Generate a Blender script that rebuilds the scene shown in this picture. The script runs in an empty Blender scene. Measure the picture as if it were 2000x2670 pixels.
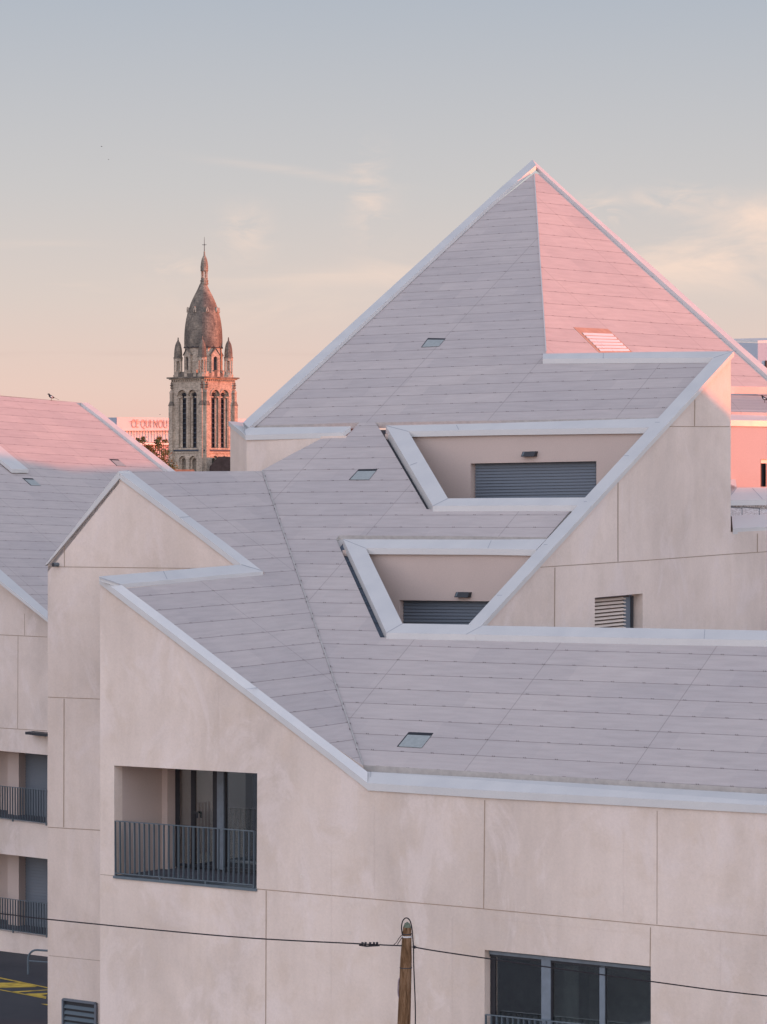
import bpy, bmesh, math, random
from mathutils import Vector, Matrix
from mathutils.geometry import tessellate_polygon
random.seed(7)
R = math.radians
SC = bpy.context.scene
COL = SC.collection

# ------------------------------------------------------------------ camera, sky, sun
F, HY, CZ = 8200.0, 1270.0, 13.65          # focal length in photo pixels, horizon row, eye height
cam = bpy.data.cameras.new('camera')
cam.sensor_fit = 'HORIZONTAL'; cam.sensor_width = 36.0
cam.lens = 36.0 * F / 2000.0
cam.shift_y = -(1335.0 - HY) / 2000.0
cam.clip_start = 0.5; cam.clip_end = 5000
camo = bpy.data.objects.new('camera', cam); COL.objects.link(camo)
camo.location = (0, 0, CZ); camo.rotation_euler = (R(90), 0, 0)
SC.camera = camo

SUN_AZ = 4.0      # degrees from +X towards -Y (towards the camera side)
SUN_EL = 3.2
sd = Vector((math.cos(R(SUN_EL)) * math.cos(R(SUN_AZ)), -math.cos(R(SUN_EL)) * math.sin(R(SUN_AZ)), math.sin(R(SUN_EL))))
sun = bpy.data.lights.new('sun', 'SUN'); sun.energy = 5.0; sun.angle = R(0.6); sun.color = (1.18, 0.215, 0.05)
suno = bpy.data.objects.new('sun', sun); COL.objects.link(suno)
suno.rotation_euler = sd.to_track_quat('Z', 'Y').to_euler()

W = bpy.data.worlds.new('World'); SC.world = W; W.use_nodes = True
wt = W.node_tree; wn = wt.nodes; wl = wt.links; wn.clear()
def WN(t, **k):
    n = wn.new(t)
    for a, b in k.items(): setattr(n, a, b)
    return n
def ramp(n, stops, interp='LINEAR'):
    r = n.color_ramp; r.interpolation = interp
    while len(r.elements) > 1: r.elements.remove(r.elements[-1])
    for i, (p, c) in enumerate(stops):
        e = r.elements[0] if i == 0 else r.elements.new(p)
        e.position = p; e.color = (*c, 1) if len(c) == 3 else c
def S(r, g, b):    # sRGB 0-255 to linear
    return tuple(((v / 255) / 12.92 if v / 255 <= 0.04045 else ((v / 255 + 0.055) / 1.055) ** 2.4) for v in (r, g, b))
wo = WN('ShaderNodeOutputWorld'); bgA = WN('ShaderNodeBackground'); bgB = WN('ShaderNodeBackground'); add = WN('ShaderNodeAddShader')
sky = WN('ShaderNodeTexSky', sky_type='NISHITA', sun_disc=False)
sky.sun_elevation = R(SUN_EL); sky.sun_rotation = R(90 + SUN_AZ)   # clockwise from +Y
sky.air_density = 1.0; sky.dust_density = 1.2; sky.ozone_density = 2.0
wl.new(sky.outputs[0], bgA.inputs[0]); bgA.inputs[1].default_value = 0.03
tc = WN('ShaderNodeTexCoord'); sep = WN('ShaderNodeSeparateXYZ'); wl.new(tc.outputs['Generated'], sep.inputs[0])
gr = WN('ShaderNodeValToRGB'); wl.new(sep.outputs[2], gr.inputs[0])
ramp(gr, [(0.0, S(241, 192, 180)), (0.012, S(241, 199, 187)), (0.030, S(237, 207, 196)), (0.060, S(222, 207, 201)), (0.095, S(205, 201, 202)), (0.155, S(180, 186, 197)),
          (0.30, S(154, 161, 178)), (0.60, S(140, 144, 160)), (1.0, S(130, 135, 152))])
# thin evening clouds: fine streaky noise kept to a few places in the sky, each an ellipse in (azimuth, elevation)
def WM(op, a, b=None, c=None):
    x = WN('ShaderNodeMath', operation=op)
    for i, q in enumerate((a, b, c)):
        if q is None: continue
        if isinstance(q, (int, float)): x.inputs[i].default_value = q
        else: wl.new(q, x.inputs[i])
    return x.outputs[0]
yy = WM('MAXIMUM', sep.outputs[1], 0.05); az = WM('DIVIDE', sep.outputs[0], yy); el = WM('DIVIDE', sep.outputs[2], yy)
cv = WN('ShaderNodeCombineXYZ'); wl.new(az, cv.inputs[0]); wl.new(el, cv.inputs[1])
def wnoise(sx, sy, loc, rotz, detail, dist, lo, hi):
    mp = WN('ShaderNodeMapping'); wl.new(cv.outputs[0], mp.inputs[0]); mp.inputs['Scale'].default_value = (sx, sy, 1); mp.inputs['Location'].default_value = loc; mp.inputs['Rotation'].default_value = (0, 0, R(rotz))
    cn = WN('ShaderNodeTexNoise'); cn.inputs['Scale'].default_value = 1.0; cn.inputs['Detail'].default_value = detail; cn.inputs['Roughness'].default_value = 0.58; cn.inputs['Distortion'].default_value = dist
    wl.new(mp.outputs[0], cn.inputs['Vector']); cr = WN('ShaderNodeValToRGB'); wl.new(cn.outputs['Fac'], cr.inputs[0]); ramp(cr, [(lo, (0, 0, 0)), (hi, (1, 1, 1))]); return cr.outputs[0]
nA = wnoise(26, 60, (3.1, 1.2, .3), 8, 7, 0.5, 0.42, 0.68); nB = wnoise(60, 120, (1.7, 5.2, .9), -14, 7, 0.9, 0.42, 0.66); nC = wnoise(7, 90, (0.4, 2.2, .1), 1, 5, 0.3, 0.40, 0.70)
def blob(px_, py_, rx, ry, wgt, noise_, tilt=0.0):
    da = WM('DIVIDE', WM('SUBTRACT', az, (px_ - 1000) / F), rx / F)
    de = WM('DIVIDE', WM('SUBTRACT', WM('SUBTRACT', el, (HY - py_) / F), WM('MULTIPLY', WM('SUBTRACT', az, (px_ - 1000) / F), tilt)), ry / F)
    g = WM('POWER', 2.718, WM('MULTIPLY', WM('ADD', WM('MULTIPLY', da, da), WM('MULTIPLY', de, de)), -1.0))
    return WM('MULTIPLY', WM('MULTIPLY', g, wgt * 1.45), noise_)
cloud = None
for b_ in [(1880, 640, 330, 75, .55, nA), (1780, 520, 120, 30, .5, nB), (1560, 560, 60, 40, .8, nB), (1980, 560, 160, 50, .45, nA), (960, 520, 55, 110, .42, nB), (760, 445, 200, 11, .40, nC, -.14), (640, 610, 60, 60, .45, nB),
           (130, 728, 110, 16, .9, nC, -.22), (800, 720, 420, 22, .38, nC), (700, 800, 300, 60, .28, nA), (1050, 700, 120, 40, .3, nA), (100, 640, 160, 12, .25, nC), (450, 700, 90, 30, .3, nB), (1750, 720, 300, 60, .35, nA)]:
    v = blob(*b_); cloud = v if cloud is None else WM('ADD', cloud, v)
cloud = WM('MINIMUM', WM('MULTIPLY', cloud, WM('GREATER_THAN', sep.outputs[1], 0.1)), 0.9)
mixc = WN('ShaderNodeMixRGB'); wl.new(cloud, mixc.inputs[0]); wl.new(gr.outputs[0], mixc.inputs[1]); mixc.inputs[2].default_value = (*S(252, 224, 208), 1)
band = blob(200, 925, 900, 8, .30, nC); mixd = WN('ShaderNodeMixRGB'); wl.new(band, mixd.inputs[0]); wl.new(mixc.outputs[0], mixd.inputs[1]); mixd.inputs[2].default_value = (*S(205, 178, 172), 1); mixc = mixd
wl.new(mixc.outputs[0], bgB.inputs[0])
# sky behind the camera is boosted as an added fill for the shaded walls
bk_ = WN('ShaderNodeMapRange'); bk_.interpolation_type = 'SMOOTHSTEP'
bk_.inputs['From Min'].default_value = 0.55; bk_.inputs['From Max'].default_value = -0.75; bk_.inputs['To Min'].default_value = 0.93; bk_.inputs['To Max'].default_value = 4.35
dt_ = WN('ShaderNodeVectorMath', operation='DOT_PRODUCT'); wl.new(tc.outputs['Generated'], dt_.inputs[0]); dt_.inputs[1].default_value = (-0.14, 0.98, 0)
wl.new(dt_.outputs['Value'], bk_.inputs['Value']); wl.new(bk_.outputs[0], bgB.inputs[1])
wl.new(bgA.outputs[0], add.inputs[0]); wl.new(bgB.outputs[0], add.inputs[1]); wl.new(add.outputs[0], wo.inputs[0])
SC.view_settings.view_transform = 'Standard'; SC.view_settings.look = 'None'; SC.view_settings.exposure = 0.0; SC.view_settings.gamma = 1.0
SC.cycles.max_bounces = 6; SC.cycles.diffuse_bounces = 3; SC.cycles.glossy_bounces = 3; SC.cycles.transmission_bounces = 4; SC.cycles.transparent_max_bounces = 6

# ------------------------------------------------------------------ geometry helpers
UP = Vector((0, 0, 1)); EYE = Vector((0, 0, CZ))
def ray(x, y): return Vector(((x - 1000) / F, 1, -(y - HY) / F))
def at(x, y, Z): return EYE + ray(x, y) * Z                     # a photo pixel at a distance
class Plane:
    def __init__(s, p, n):
        s.p = Vector(p); n = Vector(n).normalized()
        s.n = -n if n.dot(s.p - EYE) > 0 else n                 # faces the camera
    def hit(s, x, y):
        r = ray(x, y); return EYE + r * ((s.p - EYE).dot(s.n) / r.dot(s.n))
    def shift(s, v):
        q = Plane(s.p + Vector(v), s.n); return q
def plane(p, a, b): return Plane(p, Vector(a).cross(Vector(b)))

class MB:
    """collects faces of one mesh"""
    def __init__(s): s.v = []; s.f = []; s.m = []; s.mats = []
    def mi(s, m):
        if m not in s.mats: s.mats.append(m)
        return s.mats.index(m)
    def face(s, pts, m):
        k = len(s.v); s.v += [Vector(p) for p in pts]; s.f.append(list(range(k, k + len(pts)))); s.m.append(s.mi(m)); return s
    def poly(s, loops, m, flip=False):
        flat = [p for l in loops for p in l]
        for t in tessellate_polygon([[Vector(p) for p in l] for l in loops]):
            s.face([flat[i] for i in (t[::-1] if flip else t)], m)
        return s
    def slab(s, loops, vec, m, ms=None):
        """solid: polygon (with holes) and its copy moved by vec, joined by sides"""
        vec = Vector(vec); ms = ms or m
        s.poly(loops, m); s.poly([[Vector(p) + vec for p in l] for l in loops], ms)
        for l in loops:
            for i in range(len(l)):
                a, b = Vector(l[i]), Vector(l[(i + 1) % len(l)]); s.face([a, b, b + vec, a + vec], ms)
        return s
    def box(s, o, a, b, c, m):
        o, a, b, c = map(Vector, (o, a, b, c)); return s.slab([[o, o + a, o + a + b, o + b]], c, m)
    def abox(s, x0, x1, y0, y1, z0, z1, m): return s.box((x0, y0, z0), (x1 - x0, 0, 0), (0, y1 - y0, 0), (0, 0, z1 - z0), m)
    def tube(s, pts, r, m, n=8, cap=True):
        pts = [Vector(p) for p in pts]; rs = r if isinstance(r, (list, tuple)) else [r] * len(pts); rings = []
        prev = None
        for i, p in enumerate(pts):
            d = (pts[min(i + 1, len(pts) - 1)] - pts[max(i - 1, 0)]).normalized()
            a = prev if prev else (UP if abs(d.z) < 0.9 else Vector((1, 0, 0)))
            e1 = (a - d * a.dot(d)).normalized(); prev = e1; e2 = d.cross(e1)
            rings.append([p + (e1 * math.cos(k * 2 * math.pi / n) + e2 * math.sin(k * 2 * math.pi / n)) * rs[i] for k in range(n)])
        for i in range(len(rings) - 1):
            for k in range(n): s.face([rings[i][k], rings[i][(k + 1) % n], rings[i + 1][(k + 1) % n], rings[i + 1][k]], m)
        if cap: s.face(rings[0][::-1], m); s.face(rings[-1], m)
        return s
    def lathe(s, c, prof, m, n=16, rot=0):
        """prof: (radius, z) bottom to top"""
        c = Vector(c); rings = [[c + Vector((r * math.cos(rot + k * 2 * math.pi / n), r * math.sin(rot + k * 2 * math.pi / n), z)) for k in range(n)] for r, z in prof]
        for i in range(len(rings) - 1):
            for k in range(n): s.face([rings[i][k], rings[i][(k + 1) % n], rings[i + 1][(k + 1) % n], rings[i + 1][k]], m)
        s.face(rings[0][::-1], m); s.face(rings[-1], m); return s
    def xform(s, M):
        s.v = [M @ v for v in s.v]; return s
    def build(s, name, parent=None, uv=None, smooth=False, weld=False):
        me = bpy.data.meshes.new(name); me.from_pydata([tuple(v) for v in s.v], [], s.f)
        for m in s.mats: me.materials.append(m)
        me.polygons.foreach_set('material_index', s.m)
        if uv:
            l = me.uv_layers.new(name='uv')
            for i, lp in enumerate(me.loops): l.data[i].uv = uv(s.v[lp.vertex_index])
        bm = bmesh.new(); bm.from_mesh(me)
        bmesh.ops.remove_doubles(bm, verts=bm.verts, dist=1e-5)
        bmesh.ops.recalc_face_normals(bm, faces=bm.faces); bm.to_mesh(me); bm.free()
        if smooth:
            for p in me.polygons: p.use_smooth = True
        o = bpy.data.objects.new(name, me); COL.objects.link(o)
        if parent: o.parent = parent; o.matrix_parent_inverse = parent.matrix_world.inverted()
        return o
def tag(o, label=None, cat=None, group=None, kind=None):
    for k, v in (('label', label), ('category', cat), ('group', group), ('kind', kind)):
        if v: o[k] = v
    return o
def thing(name, loc, label, cat, group=None):
    o = bpy.data.objects.new(name, None); COL.objects.link(o); o.location = loc; o.empty_display_size = 0.3
    o.matrix_world = Matrix.Translation(Vector(loc))
    return tag(o, label, cat, group)
def copy_tree(o, parent, off):
    c = o.copy(); COL.objects.link(c)
    if parent: c.parent = parent
    else: c.location = o.location + Vector(off)
    for ch in list(o.children): copy_tree(ch, c, off)
    return c
def affine(P, p0, p1, s0, s1):
    """uv in metres: u along the photo line p0-p1, v along the seam s1-s0, both lying in the plane"""
    o = P.hit(*p0); a = (P.hit(*p1) - o).normalized(); b = (P.hit(*s0) - P.hit(*s1)).normalized()
    ab = a.dot(b); den = 1 - ab * ab
    def g(p):
        d = p - o; da, db = d.dot(a), d.dot(b); return ((da - ab * db) / den, (db - ab * da) / den)
    return g

# ------------------------------------------------------------------ materials
def mat(name, base=(.5, .5, .5), rough=0.8, spec=0.3, metal=0.0):
    m = bpy.data.materials.new(name); m.use_nodes = True; b = m.node_tree.nodes['Principled BSDF']
    b.inputs['Base Color'].default_value = (*base, 1); b.inputs['Roughness'].default_value = rough
    b.inputs['Specular IOR Level'].default_value = spec; b.inputs['Metallic'].default_value = metal
    return m, m.node_tree, b
class NT:
    def __init__(s, nt): s.nt = nt
    def n(s, t, **k):
        x = s.nt.nodes.new(t)
        for a, b in k.items(): setattr(x, a, b)
        return x
    def l(s, a, b): s.nt.links.new(a, b)
    def math(s, op, a, b=None, c=None):
        x = s.n('ShaderNodeMath', operation=op)
        for i, q in enumerate((a, b, c)):
            if q is None: continue
            if isinstance(q, (int, float)): x.inputs[i].default_value = q
            else: s.l(q, x.inputs[i])
        return x.outputs[0]
    def noise(s, vec, scale, detail=4, rough=0.55, sv=None, dist=0):
        if sv:
            mp = s.n('ShaderNodeMapping'); mp.inputs['Scale'].default_value = sv; s.l(vec, mp.inputs[0]); vec = mp.outputs[0]
        x = s.n('ShaderNodeTexNoise'); x.inputs['Scale'].default_value = scale; x.inputs['Detail'].default_value = detail
        x.inputs['Roughness'].default_value = rough; x.inputs['Distortion'].default_value = dist; s.l(vec, x.inputs['Vector']); return x.outputs['Fac']
    def ramp(s, fac, stops):
        x = s.n('ShaderNodeValToRGB'); ramp(x, stops); s.l(fac, x.inputs[0]); return x.outputs[0]
    def mix(s, fac, a, b, mode='MIX'):
        x = s.n('ShaderNodeMixRGB', blend_type=mode)
        for i, q in enumerate((fac, a, b)):
            if isinstance(q, (int, float)): x.inputs[i].default_value = q
            elif isinstance(q, tuple): x.inputs[i].default_value = (*q[:3], 1)
            else: s.l(q, x.inputs[i])
        return x.outputs[0]
    def bump(s, h, bsdf, strength=0.2, dist=0.01):
        x = s.n('ShaderNodeBump'); x.inputs['Strength'].default_value = strength; x.inputs['Distance'].default_value = dist
        s.l(h, x.inputs['Height']); s.l(x.outputs[0], bsdf.inputs['Normal'])

def roof_mat(name, base, row, seam=3.12, u0=0.0, v0=0.0, line=0.018):
    """fibre cement boards: lapped rows, upslope seams, paired fixing hooks, weathering in each board"""
    m, nt, b = mat(name, base, 0.62, 0.28); N = NT(nt)
    uv = N.n('ShaderNodeUVMap').outputs[0]; sp = N.n('ShaderNodeSeparateXYZ'); N.l(uv, sp.inputs[0])
    u = N.math('ADD', sp.outputs[0], u0); v = N.math('ADD', sp.outputs[1], v0)
    rv = N.math('DIVIDE', v, row); ri = N.math('FLOOR', rv); fv = N.math('MULTIPLY', N.math('FRACT', rv), row)       # metres above the lap
    ru = N.math('DIVIDE', u, seam); ui = N.math('FLOOR', ru); fu = N.math('MULTIPLY', N.math('FRACT', ru), seam)
    lap = N.math('LESS_THAN', fv, line)
    sm = N.math('LESS_THAN', fu, 0.016)
    # hooks: pairs of short dark marks beside the lap
    hu = N.math('FRACT', N.math('DIVIDE', N.math('ADD', N.math('ADD', u, N.math('MULTIPLY', fv, 0.8)), N.math('MULTIPLY', ri, 0.37)), 0.62))
    hk = N.math('MULTIPLY', N.math('LESS_THAN', hu, 0.09), N.math('LESS_THAN', N.math('ABSOLUTE', N.math('SUBTRACT', fv, line * 0.5)), 0.026))
    hk = N.math('MULTIPLY', hk, N.math('GREATER_THAN', N.math('ABSOLUTE', N.math('SUBTRACT', hu, 0.045)), 0.013))
    dark = N.math('MAXIMUM', N.math('MULTIPLY', lap, 0.48), N.math('MAXIMUM', N.math('MULTIPLY', sm, 0.36), N.math('MULTIPLY', hk, 0.8)))
    cb = N.n('ShaderNodeCombineXYZ'); N.l(ri, cb.inputs[0]); N.l(N.math('FLOOR', N.math('DIVIDE', N.math('ADD', u, N.math('MULTIPLY', ri, 0.71)), 1.56)), cb.inputs[1])
    wn_ = N.n('ShaderNodeTexWhiteNoise', noise_dimensions='2D'); N.l(cb.outputs[0], wn_.inputs['Vector'])
    n1 = N.noise(uv, 1.0, 6, 0.65, (1.3, 9.0, 1)); n2 = N.noise(uv, 7.0, 5, 0.7); n3 = N.noise(uv, 60, 3, 0.7); n4 = N.noise(uv, 0.35, 3)
    lo = tuple(c * 0.90 for c in base); hi = tuple(min(1, c * 1.07) for c in base); pk = (base[0] * 1.03, base[1] * 0.93, base[2] * 0.93)
    c = N.ramp(n1, [(0.3, lo), (0.52, base), (0.72, hi)])
    c = N.mix(N.math('MULTIPLY', N.ramp(n2, [(0.5, (0, 0, 0)), (0.75, (1, 1, 1))]), 0.35), c, pk)
    c = N.mix(0.7, c, N.ramp(wn_.outputs[0], [(0, (.92, .92, .93)), (1, (1.05, 1.04, 1.03))]), 'MULTIPLY')
    c = N.mix(0.4, c, N.ramp(n3, [(0.3, (.82, .82, .82)), (0.7, (1.1, 1.1, 1.1))]), 'MULTIPLY')
    c = N.mix(0.6, c, N.ramp(n4, [(0.35, (.93, .93, .95)), (0.65, (1.04, 1.03, 1.02))]), 'MULTIPLY')
    c = N.mix(dark, c, (.075, .055, .05))
    N.l(c, b.inputs['Base Color'])
    h = N.math('ADD', N.math('MULTIPLY', fv, -0.03 / row * 1.0), N.math('MULTIPLY', n2, 0.004)); N.bump(h, b, 0.5, 1.0)
    return m
def concrete(name, base, stain=(.40, .31, .22), amt=0.5, joint=None):
    m, nt, b = mat(name, base, 0.85, 0.2); N = NT(nt)
    P = N.n('ShaderNodeTexCoord').outputs['Object']
    big = N.noise(P, 0.35, 5, 0.6, (1, 1, 0.7), 0.4); mid = N.noise(P, 1.6, 6, 0.65, None, 0.3); st = N.noise(P, 1.0, 5, 0.6, (4, 4, 0.6)); fine = N.noise(P, 22, 4, 0.7); pore = N.noise(P, 70, 2, 0.5)
    pale = tuple(min(1, c * 1.10 + .02) for c in base); dk = tuple(c * 0.84 for c in base)
    c = N.ramp(big, [(0.33, dk), (0.5, base), (0.66, pale)])
    c = N.mix(N.math('MULTIPLY', N.ramp(mid, [(0.5, (0, 0, 0)), (0.68, (1, 1, 1))]), 0.42 * amt), c, stain)
    c = N.mix(0.30 * amt, c, N.ramp(st, [(0.33, (.86, .84, .82)), (0.66, (1.08, 1.08, 1.10))]), 'MULTIPLY')
    wh = N.noise(P, 0.9, 8, 0.7, (1, 1, 0.6), 0.8)
    c = N.mix(N.math('MULTIPLY', N.ramp(wh, [(0.52, (0, 0, 0)), (0.61, (1, 1, 1))]), 0.45), c, tuple(min(1, q * 1.08 + .035) for q in (base[0] * .98, base[1], base[2] * 1.06)))
    c = N.mix(0.45, c, N.ramp(fine, [(0.3, (.88, .88, .88)), (0.7, (1.07, 1.07, 1.07))]), 'MULTIPLY')
    c = N.mix(N.math('MULTIPLY', N.ramp(pore, [(0.70, (0, 0, 0)), (0.76, (1, 1, 1))]), 0.35), c, tuple(q * 0.45 for q in base))
    N.l(c, b.inputs['Base Color']); N.bump(fine, b, 0.12, 0.02); return m
def plaster(name, base):
    m, nt, b = mat(name, base, 0.9, 0.15); N = NT(nt); P = N.n('ShaderNodeTexCoord').outputs['Object']
    f1 = N.noise(P, 60, 3, 0.7); g = N.noise(P, 0.8, 4)
    c = N.mix(0.5, base, N.ramp(f1, [(0.3, (.85, .85, .85)), (0.7, (1.1, 1.1, 1.1))]), 'MULTIPLY'); c = N.mix(0.5, c, N.ramp(g, [(0.35, (.94, .94, .94)), (0.65, (1.05, 1.05, 1.05))]), 'MULTIPLY')
    N.l(c, b.inputs['Base Color']); N.bump(f1, b, 0.15, 0.01); return m
def metal_mat(name, base, rough=0.42, spec=0.5, metal=0.0):
    m, nt, b = mat(name, base, rough, spec, metal); N = NT(nt); P = N.n('ShaderNodeTexCoord').outputs['Object']
    g = N.noise(P, 1.7, 5, 0.6, None, 0.3); f1 = N.noise(P, 40, 2)
    c = N.mix(0.6, base, N.ramp(g, [(0.3, (.90, .91, .93)), (0.7, (1.05, 1.04, 1.03))]), 'MULTIPLY'); c = N.mix(0.25, c, N.ramp(f1, [(0.3, (.9, .9, .9)), (0.7, (1.06, 1.06, 1.06))]), 'MULTIPLY')
    N.l(c, b.inputs['Base Color']); N.l(N.ramp(g, [(0.3, (rough * .85,) * 3), (0.7, (rough * 1.2,) * 3)]), b.inputs['Roughness']); return m
def flat(name, base, rough=0.6, spec=0.3, var=0.12, scale=8):
    m, nt, b = mat(name, base, rough, spec); N = NT(nt); P = N.n('ShaderNodeTexCoord').outputs['Object']
    g = N.noise(P, scale, 4); N.l(N.mix(1.0, base, N.ramp(g, [(0.3, (1 - var,) * 3), (0.7, (1 + var,) * 3)]), 'MULTIPLY'), b.inputs['Base Color']); return m

ROOFC = (.455, .405, .382)
M_ROOF = roof_mat('roof_boards', ROOFC, 0.4665, 3.12, 0.27, 0.5095)
M_ROOFU = roof_mat('roof_boards_upper', ROOFC, 0.4245, 3.10, 2.86, 0.09)
M_ROOFL = roof_mat('roof_boards_left', ROOFC, 0.497, 3.1, 0.4, 0.02)
M_ROOFP = roof_mat('roof_boards_right', ROOFC, 0.508, 3.1, 0.0, 0.0)
M_ROOFB = roof_mat('roof_boards_far', ROOFC, 0.50, 3.1, 0.0, 0.0, 0.02)
M_CONC = concrete('pale_concrete', (.67, .56, .480), (.58, .455, .345), 0.75)
M_CONC2 = concrete('warm_concrete', (.66, .548, .470), (.57, .45, .345), 0.65)
M_CONC3 = concrete('grey_concrete', (.68, .57, .495), (.59, .475, .38), 0.55)
M_GUT = flat('gutter_metal', (.40, .375, .35), 0.7, 0.3)
M_JOINT = flat('joint_shadow_gap', (.36, .27, .205), 0.9, 0.1)
M_CAP = metal_mat('white_coated_metal', (.575, .565, .545), 0.45, 0.5, 0.10)
M_CAPW = metal_mat('bright_metal', (.80, .80, .78), 0.3, 0.5, 0.3)
M_RECESSLIT = flat('sunlit_recess_face', (.42, .26, .19), .8, .2)  # sunlit inner face of the recess, put into the base colour
M_SEAM = flat('coping_seam', (.34, .35, .37), 0.8, 0.1)
M_PLAS = plaster('pinkish_plaster', (.52, .42, .37))
M_PLASP = plaster('salmon_plaster', (.50, .42, .39))
M_SHUT = metal_mat('slate_shutter', (.135, .155, .18), 0.5, 0.4)
M_SHUTLIT = metal_mat('lit_slat_tone', (.66, .56, .48), 0.5, 0.4)  # pale tone holds the reflected light on the shutter slats
M_DARK = flat('dark_metal', (.028, .030, .036), 0.5, 0.4)
M_RAIL = metal_mat('railing_paint', (.10, .13, .15), 0.45, 0.5)
M_FRAME = flat('dark_frame_and_shade', (.020, .021, .026), 0.5, 0.4)
M_FRAMEL = flat('grey_frame', (.16, .19, .22), 0.5, 0.4)
M_MEMB = flat('slate_membrane', (.10, .12, .15), 0.8, 0.2, 0.3, 12)
M_FLOOR = flat('terrace_tiles', (.10, .10, .115), 0.8, 0.2, 0.2, 4)
M_INT = flat('interior_wall', (.68, .68, .63), 0.9, 0.1)
M_PALE = flat('pale_render', (.72, .72, .66), 0.9, 0.1)

def glass(name, tint=(.72, .77, .77)):
    m = bpy.data.materials.new(name); m.use_nodes = True; nt = m.node_tree; N = NT(nt); nt.nodes.clear()
    o = N.n('ShaderNodeOutputMaterial'); tr = N.n('ShaderNodeBsdfTransparent'); gl = N.n('ShaderNodeBsdfGlossy'); mx = N.n('ShaderNodeMixShader'); fr = N.n('ShaderNodeFresnel')
    tr.inputs[0].default_value = (*tint, 1); gl.inputs['Roughness'].default_value = 0.02; fr.inputs[0].default_value = 1.5
    N.l(N.math('MULTIPLY_ADD', fr.outputs[0], 2.0, 0.23), mx.inputs[0]); N.l(tr.outputs[0], mx.inputs[1]); N.l(gl.outputs[0], mx.inputs[2]); N.l(mx.outputs[0], o.inputs[0]); return m
M_GLASS = glass('window_glass'); M_SKYL = flat('skylight_glass', (.30, .325, .315), 0.3, 0.4, 0.10, 14)

# ------------------------------------------------------------------ planes of the main building
A0 = math.atan2(F, 11000.0)
T1 = Vector((math.cos(A0), -math.sin(A0), 0)); D2 = Vector((math.sin(A0), math.cos(A0), 0))   # along the street front / into the block
P_FW = Plane(at(300, 2200, 56), D2)
PITCH = R(30); SLOPE = D2 * math.cos(PITCH) + UP * math.sin(PITCH)
E0 = P_FW.shift(D2 * 0.35).hit(948, 1995)
P_RM = plane(E0, T1, SLOPE)
P_RMC = P_RM.shift((0, 0, 0.11))                     # top of the copings round the roof
V0, V1 = P_RM.hit(683, 1228), P_RM.hit(948, 1998)
RAKE = (P_FW.hit(958, 2012) - P_FW.hit(315, 1523)).normalized()
P_RL = plane(V1, RAKE, V0 - V1)
P_RLC = P_RL.shift((0, 0, 0.07))
PK = P_RM.hit(1393, 452); RD = P_RM.hit(1424, 918)
P_RP = plane(PK, PK - RD, (6880, 8200, 0))
P_RPC = P_RP.shift((0, 0, 0.10))
P_A = Plane(P_RLC.hit(313, 1235) + D2 * .035, D2)                # gable wall set back on the left
c0, c1 = P_RMC.hit(1255, 1631), P_RMC.hit(1914.5, 916)
RWD = Vector((c1.x - c0.x, c1.y - c0.y, 0)).normalized()
P_RW = plane(c0 - T1 * .04, RWD, UP)                            # tall end wall on the right
def px(P, *pts): return [P.hit(*p) for p in pts]

main = thing('apartment_building', (P_FW.hit(960, 2200).x, P_FW.hit(960, 2200).y, 0), 'large pale concrete apartment building in front with faceted board roofs rising to a sharp peak', 'building')

def groove(mb, P, a, b, w=2.2, m=None, lift=0.003):
    """joint line between photo points a and b on plane P, w photo pixels wide"""
    dx, dy = b[0] - a[0], b[1] - a[1]; L = math.hypot(dx, dy); w *= 0.78; nx, ny = -dy / L * w / 2, dx / L * w / 2
    q = P.shift(P.n * lift)
    mb.face([q.hit(a[0] + nx, a[1] + ny), q.hit(b[0] + nx, b[1] + ny), q.hit(b[0] - nx, b[1] - ny), q.hit(a[0] - nx, a[1] - ny)], m or M_JOINT)
def disc(mb, P, x, y, r, m, lift=0.004):
    q = P.shift(P.n * lift); mb.face([q.hit(x + r * math.cos(k * math.pi / 6), y + r * math.sin(k * math.pi / 6)) for k in range(12)], m)
def coping(name, P, quads, drop, seams=(), parent=main, label=None):
    """coping pieces: each a photo polygon lying on plane P, with vertical fascias"""
    mb = MB()
    for q in quads: mb.slab([[p if isinstance(p, Vector) else P.hit(*p) for p in q]], (0, 0, -drop), M_CAP)
    for a, b in seams: groove(mb, P, a, b, 1.6, M_SEAM, 0.003)
    o = mb.build(name, parent)
    if label: o['label'] = label
    return o
M_PLUG = flat('joint_plug', (.66, .58, .51), 0.9, 0.1)

# ---- front wall with balcony and window openings
BAL = [(297.4, 1996), (670.8, 2016.5), (669.3, 2319), (298, 2284)]
WINO = [(1263.7, 2476.6), (1697, 2520), (1697, 2960), (1263.7, 2905)]
mb = MB(); z0 = -0.2
def ground_pt(P, x, z=-0.3):
    p = P.hit(x, 2000); return Vector((p.x, p.y, z))
outer = px(P_FW, (261, 1513), (958, 2050), (1260, 2068), (2000, 2112), (2500, 2142)) + [ground_pt(P_FW, 2500), ground_pt(P_FW, 261)]
mb.slab([outer, px(P_FW, *BAL), px(P_FW, *WINO)], D2 * 0.22, M_CONC)
for a, b, w in [((670, 2318), (1200, 2364), 2.8), ((1200, 2364), (2000, 2440), 2.8), ((2000, 2440), (2500, 2488), 2.8), ((261, 2280), (297, 2283.5), 2),
                ((694, 2322), (692, 2900), 3), ((1264, 2086), (1261, 2369), 3.2), ((1713.5, 2114), (1713, 2410), 2), ((1696, 2418), (1695, 2520), 3), ((1203, 2450), (1203, 2452), 1),
                ((2140, 2140), (2140, 2450), 3)]:
    groove(mb, P_FW, a, b, w)
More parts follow.
